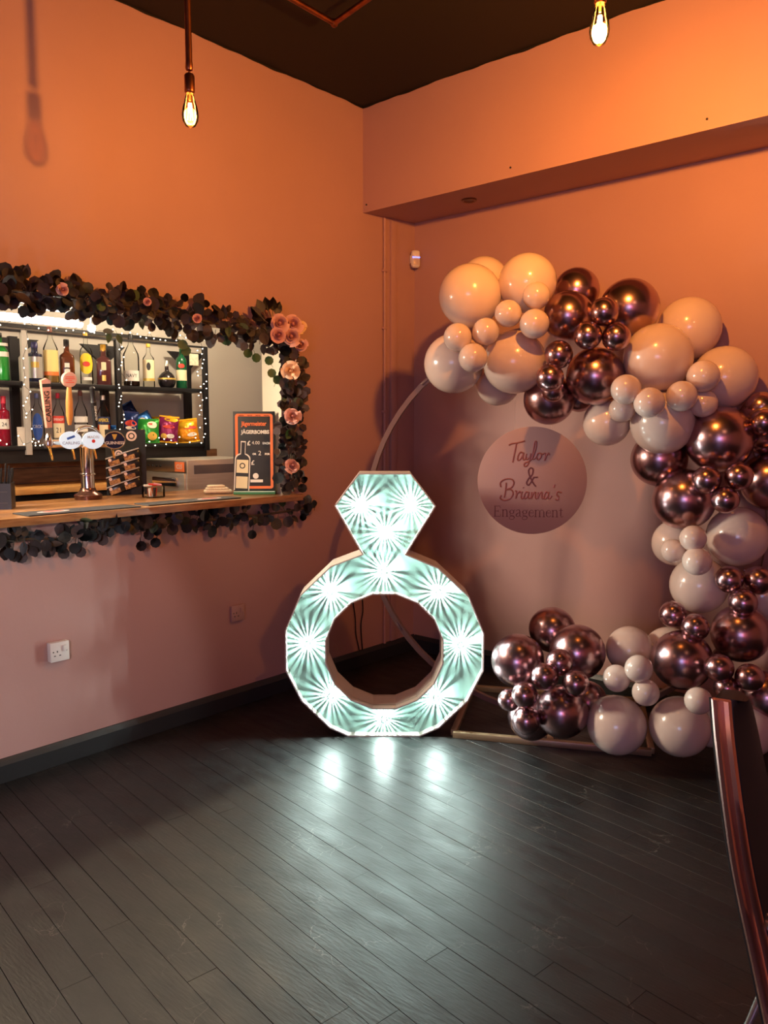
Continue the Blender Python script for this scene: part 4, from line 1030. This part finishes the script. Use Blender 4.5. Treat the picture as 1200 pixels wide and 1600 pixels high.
DD = 4.02
DP = at(831, 751, DD); s = DD/F_PX*.985; DR = 85.5*s
t = thing('name_disc', 'round pale pink acrylic disc with rose gold script lettering', 'sign', DP, YAW-.12)
M_DISC = mat('disc_acrylic', (.43, .28, .27), .42)
B().lathe([(0, 0), (DR-.002, 0), (DR, .001), (DR, .005), (DR-.002, .006), (0, .006)], 64, R(PI/2, 'X') @ T(0, 0, -.003)).done('disc', M_DISC, t)
M_RG = mat('rose_gold_lettering', (.34, .12, .085), .35, .5)
M_RGD = mat('dusky_lettering', (.16, .06, .065), .45, .2)
def D(pts): return [((x/1200*220+720-831)*s, (751-(y/1091*200+650))*s) for x, y in pts]
def S_(pts, n=5): return [(p.x, p.y) for p in spline([(x, y, 0) for x, y in D(pts)], n)]
ft = -.0035
taylor = [[(402, 245), (430, 232), (480, 224), (540, 208)], [(468, 228), (455, 300), (437, 395)],
 [(528, 318), (505, 305), (483, 335), (480, 372), (500, 370), (525, 325), (530, 310), (524, 355), (535, 372), (555, 345)],
 [(555, 318), (548, 350), (562, 368), (582, 345), (592, 315), (580, 380), (560, 422), (538, 425), (540, 400), (575, 385), (605, 360)],
 [(605, 360), (632, 270), (636, 215), (622, 225), (610, 310), (606, 360), (625, 362), (645, 330)],
 [(668, 312), (648, 320), (640, 350), (655, 370), (675, 350), (678, 322), (668, 312), (690, 322), (705, 315)],
 [(705, 315), (716, 320), (708, 378), (720, 345), (740, 312), (748, 330)]]
amp = [[(650, 522), (620, 525), (600, 560), (575, 590), (560, 570), (575, 535), (605, 500), (612, 455), (592, 440), (575, 465), (585, 510), (615, 570), (640, 602)], [(615, 522), (655, 520)]]
brianna = [[(385, 570), (380, 640), (370, 700)], [(340, 610), (335, 570), (375, 540), (430, 540), (450, 570), (430, 612), (385, 630), (430, 632), (445, 665), (420, 710), (370, 725), (335, 705), (345, 680)],
 [(462, 640), (475, 650), (468, 708), (480, 670), (500, 645), (508, 660)], [(522, 645), (515, 690), (525, 708), (540, 690)], [(530, 610), (534, 614)],
 [(575, 655), (555, 650), (542, 685), (548, 708), (568, 690), (580, 650), (575, 695), (590, 705), (605, 680)],
 [(605, 650), (602, 708), (615, 670), (635, 650), (636, 690), (645, 708), (655, 690)], [(660, 650), (657, 708), (670, 670), (690, 650), (692, 690), (700, 708), (710, 690)],
 [(745, 655), (725, 650), (712, 685), (718, 708), (738, 690), (750, 650), (745, 695), (760, 705), (775, 680)], [(800, 583), (792, 612)],
 [(840, 645), (822, 650), (818, 672), (835, 690), (828, 716), (808, 712)], [(840, 650), (862, 652)]]
for grp, m_, rad in ((taylor, M_RG, .0042), (amp, M_RGD, .0042), (brianna, M_RG, .0042)):
    b = B()
    for st in grp:
        pts = S_(st) if len(st) > 2 else D(st)
        b.tube([(x, 0, y) for x, y in pts], rad, 6)
    me = b.mesh('lettering', m_)
    for v in me.vertices: v.co.y = ft + v.co.y*.3
    link('lettering', me, t)
# serif lettering for the last line
LT = {'E': (1.1, [[(.15, 0), (.15, 1.5)]], [[(0, 1.47), (.85, 1.47), (.87, 1.2)], [(.15, .78), (.62, .78)], [(.6, .92), (.6, .64)], [(0, .03), (.9, .03), (.95, .33)]]),
 'n': (.95, [[(.15, 0), (.15, 1)], [(.55, 1), (.68, .85), (.7, .6), (.7, 0)]], [[(0, .03), (.32, .03)], [(0, .9), (.15, 1)], [(.15, .8), (.35, .98), (.55, 1)], [(.53, .03), (.88, .03)]]),
 'g': (.92, [[(.2, .84), (.14, .68), (.2, .5)], [(.63, .84), (.69, .68), (.63, .5)], [(.3, .14), (.65, .1), (.8, -.1)]], [[(.2, .84), (.42, .97), (.63, .84), (.85, .98)], [(.2, .5), (.42, .4), (.63, .5)], [(.25, .42), (.15, .28), (.3, .14)], [(.8, -.1), (.65, -.35), (.35, -.4), (.08, -.28), (.1, -.08), (.3, .12)]]),
 'a': (.85, [[(.45, 1), (.58, .85), (.6, .5), (.6, .12)], [(.3, .5), (.1, .3), (.15, .08)]], [[(.1, .78), (.25, .97), (.45, 1)], [(.6, .12), (.7, .02), (.82, .1)], [(.6, .6), (.3, .5)], [(.15, .08), (.32, .02), (.5, .1), (.6, .25)]]),
 'e': (.85, [[(.2, .85), (.1, .55), (.12, .3), (.22, .12)]], [[(.12, .58), (.72, .58), (.66, .82), (.45, .99), (.2, .85)], [(.22, .12), (.42, .01), (.62, .1), (.74, .25)]]),
 'm': (1.5, [[(.15, 0), (.15, 1)], [(.7, .75), (.72, 0)], [(1.27, .75), (1.29, 0)]], [[(0, .03), (.32, .03)], [(0, .9), (.15, 1)], [(.15, .8), (.38, 1), (.6, .97), (.7, .75)], [(.72, .8), (.95, 1), (1.17, .97), (1.27, .75)], [(.56, .03), (.88, .03)], [(1.12, .03), (1.45, .03)]]),
 't': (.62, [[(.28, 1.25), (.27, .22)]], [[(.03, .97), (.55, .97)], [(.27, .22), (.36, .03), (.5, .05), (.6, .17)]])}
b = B(); un = 109*s/9.51; x0 = (772-831)*s; z0 = (751-809)*s
for chr_ in 'Engagement':
    adv, thick, thin = LT[chr_]
    for grp, rad in ((thick, .0026), (thin, .0014)):
        for st in grp: b.tube([(x0+x*un, 0, z0+y*un) for x, y in st], rad, 6)
    x0 += adv*un
me = b.mesh('lettering', M_RGD)
for v in me.vertices: v.co.y = ft + v.co.y*.3
link('lettering', me, t)
for sg in (-1, 1):
    zt = 1.9-DP.z
    B().tube([(sg*.09, 0, DR*.93), (sg*.09, .06, zt)], .0005, 4).done('hanging_thread', mat('clear_thread', (.6, .55, .5), .3, trans=.8), t)

# ------------------------------------------------------------------ balloons
M_PEARL = mat('balloon_pearl', (.74, .60, .53), .22, coat=.5, sss=.0)
M_MAUVE = mat('balloon_chrome', (.47, .29, .31), .25, 1)
def balloon_mesh(m_):
    b = B(); prof = [(0, 1.0)]
    for k in range(1, 18):
        a = PI*k/18; r = math.sin(a); z = math.cos(a)
        if z < 0: z *= 1 + .12*(-z)**3
        prof.append((r, z))
    prof += [(.05, -1.135), (.0, -1.14)]
    b.lathe(prof, 32); return b.mesh('balloon', m_, ang=180)
def knot_mesh(m_): return B().lathe([(.05, -1.12), (.035, -1.16), (.07, -1.2), (.09, -1.26), (.07, -1.25), (0, -1.2)], 10).mesh('knot', m_)
BAL = {'w': (balloon_mesh(M_PEARL), knot_mesh(M_PEARL)), 'c': (balloon_mesh(M_MAUVE), knot_mesh(M_MAUVE))}
HB = HC.copy()
def hoopD(px): return 4.215/(1+.247*(px-600)/F_PX)
def sstep(x): x = min(1, max(0, x)); return x*x*(3-2*x)
rndb = random.Random(8)
def balloon(k, px, py, r, dz, label, ry=None):
    D_ = hoopD(px) - .06 + dz - .42*sstep((py-880)/240)
    Q = at(px, py, D_); rr = r*D_/F_PX*.985
    while Q.y + rr > YR-.004 or Q.z < rr*.99: D_ -= .01; Q = at(px, py, D_); rr = r*D_/F_PX*.985
    o = tag(link('balloon', BAL[k][0]), label, 'balloon', 'balloons of the balloon arch'); o.location = Q
    # tail points back towards the hoop line
    tail = (FWD + Vector((0, 0, rndb.uniform(-.6, .6))) + RIGHT*rndb.uniform(-.6, .6)).normalized()
    o.rotation_mode = 'QUATERNION'; o.rotation_quaternion = (-tail).to_track_quat('Z', 'Y')
    o.scale = (rr, rr, rr)
    link('knot', BAL[k][1], o)
BL = [
 ('w', 756, 440, 38, .2, 'cream balloon peeking out behind the topmost pair at the left end'),
 ('w', 734.5, 462, 48.5, -.05, 'large cream balloon at the upper left end of the arch'),
 ('w', 824, 442, 45, -.02, 'topmost large cream balloon next to the dark ones'),
 ('w', 838, 462, 21, -.19, 'small cream balloon on the front of the topmost large one'),
 ('w', 794, 490, 21, -.2, 'small cream balloon between the two topmost large ones'),
 ('w', 835, 506, 23, -.22, 'small cream balloon touching the dark cluster on the left'),
 ('w', 759, 518, 21, -.2, 'small cream balloon below the upper left large one'),
 ('w', 715, 527, 22, -.22, 'small cream balloon at the left edge, upper of the pair'),
 ('w', 739, 559, 22.5, -.24, 'small cream balloon between the two lower left large ones'),
 ('w', 709, 568, 46.5, -.0, 'large cream balloon where the hoop enters the arch'),
 ('w', 804, 566, 49, -.05, 'large cream balloon right of the hoop end, lit from below'),
 ('w', 778, 600, 34, .2, 'shaded cream balloon tucked behind the lower left pair'),
 ('c', 901, 454, 35, .14, 'dark chrome balloon at the back top beside the topmost cream one'),
 ('c', 983.5, 482, 46, .06, 'large dark chrome balloon at the top right of the dark cluster'),
 ('c', 888, 494, 39, -.02, 'dark chrome balloon in the middle left of the top dark cluster'),
 ('c', 944, 487.5, 22.5, -.18, 'small dark chrome balloon, top one of the triplet'),
 ('c', 918.5, 524, 22, -.2, 'small dark chrome balloon, left one of the triplet'),
 ('c', 963, 526, 22, -.18, 'small dark chrome balloon, right one of the triplet'),
 ('c', 873, 554, 22, -.17, 'small dark chrome balloon right of the lit cream one'),
 ('c', 859, 590, 22, -.24, 'small dark chrome balloon at the front of the lower left dark group'),
 ('c', 864, 611, 18, -.15, 'small dark chrome balloon half hidden under another small one'),
 ('c', 930, 588, 45, -.04, 'large dark chrome balloon at the bottom of the top dark cluster'),
 ('c', 858, 624, 40, .04, 'large dark chrome balloon hanging lowest above the name disc'),
 ('c', 905, 622, 22, .15, 'dark chrome balloon mostly hidden at the back above the disc'),
 ('w', 1077, 513, 48, .2, 'large cream balloon at the back top right against the wall'),
 ('w', 1028, 559, 53, -.04, 'largest cream balloon right of the top dark cluster'),
 ('w', 1132, 590, 49, .06, 'large cream balloon at the right of the upper cream group'),
 ('w', 1099, 588, 25, -.14, 'small cream balloon on the left side of the right cream one'),
 ('w', 1065, 619, 24, -.2, 'small cream balloon above the low lit cream one'),
 ('w', 1099, 630.5, 22, -.1, 'small cream balloon just above the big dark one at right'),
 ('w', 978, 608.5, 23.5, -.22, 'small cream balloon at the left of the cream trio'),
 ('w', 1014.5, 629, 24, -.24, 'small cream balloon at the centre of the cream trio'),
 ('w', 971.5, 640, 20, -.13, 'small cream balloon underneath the left one of the trio'),
 ('w', 948, 660, 37, .05, 'cream balloon hanging right of the disc top'),
 ('w', 1035, 661, 49.5, -.05, 'large lit cream balloon above the dark pair'),
 ('c', 1124, 686, 52, -.04, 'largest dark chrome balloon in the right column'),
 ('c', 1030, 717, 43.5, .06, 'dark chrome balloon hidden under the lit cream one'),
 ('c', 1190, 637, 25, .0, 'small dark chrome balloon at the right edge, upper one'),
 ('c', 1193, 660, 21, -.1, 'small dark chrome balloon at the right edge, lower one'),
 ('c', 1200, 660, 46, .2, 'large dark chrome balloon at the right edge behind two small ones'),
 ('c', 1204, 752, 46, .12, 'large dark chrome balloon at the right edge beside the small trio'),
 ('c', 1192, 690, 20, .02, 'small dark chrome balloon at the right edge under the pair'),
 ('c', 1104, 750, 22.5, -.2, 'small dark chrome balloon, left of the right column trio'),
 ('c', 1154.5, 744, 22, -.2, 'small dark chrome balloon, right of the right column trio'),
 ('c', 1133.5, 781, 21.5, -.22, 'small dark chrome balloon, lowest of the right column trio'),
 ('c', 1069, 780, 48.5, -.04, 'large dark chrome balloon at the left of the right column'),
 ('w', 1152, 838, 47.5, -.04, 'large cream balloon in the right column middle'),
 ('w', 1083, 841, 21, -.2, 'small cream balloon, upper one of the stacked pair'),
 ('w', 1089, 877, 23, -.22, 'small cream balloon with a dark nozzle, lower of the stacked pair'),
 ('w', 1052, 861, 19, -.14, 'small cream balloon left of the stacked pair'),
 ('w', 1056, 848, 37, .04, 'cream balloon at the left edge below the dark column'),
 ('w', 1092, 914, 45.5, -.02, 'large cream balloon at the left of the right column bottom'),
 ('c', 1139.5, 905.5, 22, -.2, 'small dark chrome balloon, left of the trio on cream'),
 ('c', 1185.5, 907, 23, -.18, 'small dark chrome balloon, right of the trio on cream'),
 ('c', 1161, 941.5, 22.5, -.2, 'small dark chrome balloon, lowest of the trio on cream'),
 ('w', 1190, 930, 40, .1, 'cream balloon mostly hidden at the right edge behind the dark trio'),
 ('c', 1157, 990, 46, -.04, 'large dark chrome balloon low in the right column'),
 ('c', 1051.5, 960, 21.5, -.12, 'small dark chrome balloon, leftmost under the low cream one'),
 ('c', 1086.5, 980, 22, -.18, 'small dark chrome balloon above the low dark large one'),
 ('c', 1066, 1031, 48, -.03, 'large dark chrome balloon in the middle of the bottom row'),
 ('w', 1045, 1018, 40, .16, 'cream balloon behind the bottom row dark one'),
 ('c', 1124, 1044, 23, -.16, 'small dark chrome balloon right of the bottom row dark one'),
 ('c', 1171, 1059, 23, -.14, 'small dark chrome balloon behind the chair top, upper right'),
 ('c', 1135, 1075, 20, -.1, 'small dark chrome balloon just above the chair top'),
 ('c', 1197, 1088, 42, .06, 'dark chrome balloon at the right edge behind the chair'),
 ('w', 1091, 1095, 22, -.18, 'small cream balloon touching the chair top'),
 ('w', 1062, 1135, 49, -.02, 'large cream balloon on the floor beside the chair'),
 ('w', 1112, 1135, 34, .14, 'cream balloon sliver left of the chair edge'),
 ('w', 1167, 1138, 46, .05, 'large cream balloon on the floor behind the chair'),
 ('c', 809, 1032, 43, -.02, 'large dark chrome balloon at the left end of the bottom row'),
 ('c', 863, 984, 37, .14, 'dark chrome balloon at the back of the left bottom cluster'),
 ('c', 902, 1019, 45, -.0, 'large dark chrome balloon at the top right of the left bottom cluster'),
 ('c', 874, 1035, 22, -.16, 'small dark chrome balloon between the two large bottom left ones'),
 ('c', 851.5, 1057, 22, -.17, 'small dark chrome balloon in the middle of the bottom left cluster'),
 ('c', 899.5, 1068, 22, -.16, 'small dark chrome balloon at the right of the bottom left cluster'),
 ('c', 820, 1086, 21.5, -.16, 'small dark chrome balloon at the left of the bottom left cluster'),
 ('c', 795, 1094, 18, -.05, 'small dark chrome balloon at the far left of the bottom row'),
 ('c', 823, 1126, 23, -.12, 'small dark chrome balloon low on the bottom left cluster'),
 ('c', 830, 1120, 38, .08, 'dark chrome balloon at the back resting over the base frame'),
 ('c', 878, 1112, 43, -.04, 'large dark chrome balloon low in the bottom left cluster'),
 ('c', 916, 1096, 34, .14, 'dark chrome balloon hidden behind the bottom cream one'),
 ('w', 984, 1015, 38, .08, 'cream balloon at the top of the bottom cream group'),
 ('w', 998, 1045, 22.5, -.16, 'bright small cream balloon in the bottom cream group'),
 ('w', 963.5, 1060, 22, -.08, 'small cream balloon, left of the bottom cream group'),
 ('w', 1009, 1082, 22, -.1, 'small cream balloon, lowest of the bottom cream group'),
 ('w', 963.5, 1133, 48, -.03, 'large cream balloon on the floor left of its twin'),
]
for k, px, py, r, dz, lab in BL: balloon(k, px, py, r, dz, lab)

# ------------------------------------------------------------------ chair in the right foreground
base = at(1235, 1500, 1.5)
ch = thing('dining_chair', 'black chair with polished copper edged backrest in the right foreground', 'chair', (base.x, base.y, 0))
org = ch.location
edge = spline([at(1112, 1089, 1.9), at(1117, 1150, 1.86), at(1130, 1260, 1.77), at(1145, 1360, 1.68), at(1168, 1470, 1.58), at(1194, 1590, 1.48), at(1209, 1660, 1.43)], 5)
vdir = (FWD + RIGHT*.60).normalized(); side = Vector((vdir.y, -vdir.x, 0))
n = len(edge); TH = .048
def width(f): return .40*math.sqrt(max(0, 1-(1-min(f*1.25, 1))**2)) + .012
def shell(inset, y0, y1, m_, nm, seg=10):
    vs_ = []; fs = []
    for i, p in enumerate(edge):
        f = i/(n-1); w_ = width(f)
        for k in range(seg+1):
            g = k/seg; bow = .03*math.sin(PI*g)
            c = p + vdir*(inset + (w_-2*inset)*g) + side*bow - org
            vs_ += [c + side*y0, c + side*y1]
    W2 = 2*(seg+1)
    for i in range(n-1):
        for k in range(seg):
            a = i*W2+2*k; fs += [(a, a+2, a+2+W2, a+W2), (a+1, a+3, a+3+W2, a+1+W2)]
        a = i*W2; fs.append((a, a+1, a+1+W2, a+W2)); a = i*W2+2*seg; fs.append((a, a+1, a+1+W2, a+W2))
    for k in range(seg):
        for a in (2*k, (n-1)*W2+2*k): fs.append((a, a+1, a+3, a+2))
    return B().faces(vs_, fs).done(nm, m_, ch)
M_LEATHER = mat('black_leather', (.012, .011, .011), .5)
M_BAND = mat('polished_copper', (.8, .47, .42), .27, 1)
shell(.006, 0.008, TH-.002, M_LEATHER, 'backrest')
# band: folded metal strip round the edge, two lobes with a groove between
vs_ = []; fs = []; prof = [(0, .004), (-.012, .0), (-.02, .008), (-.021, .02), (-.012, .031), (-.021, .042), (-.02, .056), (-.012, .064), (0, .06)]
m = len(prof)
for p in edge:
    for d_, sd in prof: vs_.append(p + vdir*d_ + side*sd*.72 - org)
for i in range(n-1):
    for k in range(m): a, c = i*m+k, i*m+(k+1) % m; fs.append((a, c, c+m, a+m))
fs += [list(range(m)), list(range((n-1)*m, n*m))]
B().faces(vs_, fs).done('copper_band', M_BAND, ch)
far = [p + vdir*width(i/(n-1)) + side*.024 - org for i, p in enumerate(edge) if i > 7]
B().tube(far, .016, 8).done('copper_band', M_BAND, ch)
B().tube([p + side*(-.002) - vdir*.004 - org for p in edge], .004, 6).done('piping', mat('piping_black', (.015, .02, .022), .4), ch)
e0 = min(edge, key=lambda p: abs(p.z-.44)); sc_ = e0 + vdir*.2 + side*.29 - org; sc_.z = .43
Ms = T(*sc_) @ R(math.atan2(vdir.y, vdir.x), 'Z')
B().box((0, 0, 0), (.44, .46, .07), Ms, bev=.025, seg=3).done('seat', M_LEATHER, ch)
M_LEGS = mat('pale_metal', (.6, .58, .54), .25, .8)
for sx_, sy_ in ((-1, -1), (1, -1), (-1, 1), (1, 1)):
    p0 = Ms @ Vector((sx_*.17, sy_*.18, -.03)); p1 = Ms @ Vector((sx_*.22, sy_*.24, 0)); p1.z = .012
    if (sx_, sy_) == (1, 1): p1 = at(1166, 1612, 1.84) - org; p1.z = .012
    B().tube([p0, p1], [.013, .009], 10).done('leg', M_LEGS, ch)
for sy_ in (-1,):
    B().tube([Ms @ Vector((-.2, .12, -.02)), Ms @ Vector((-.2, .24, .03)), e0 + vdir*.1 + side*.02 - org], .012, 8).done('back_support', M_LEGS, ch)
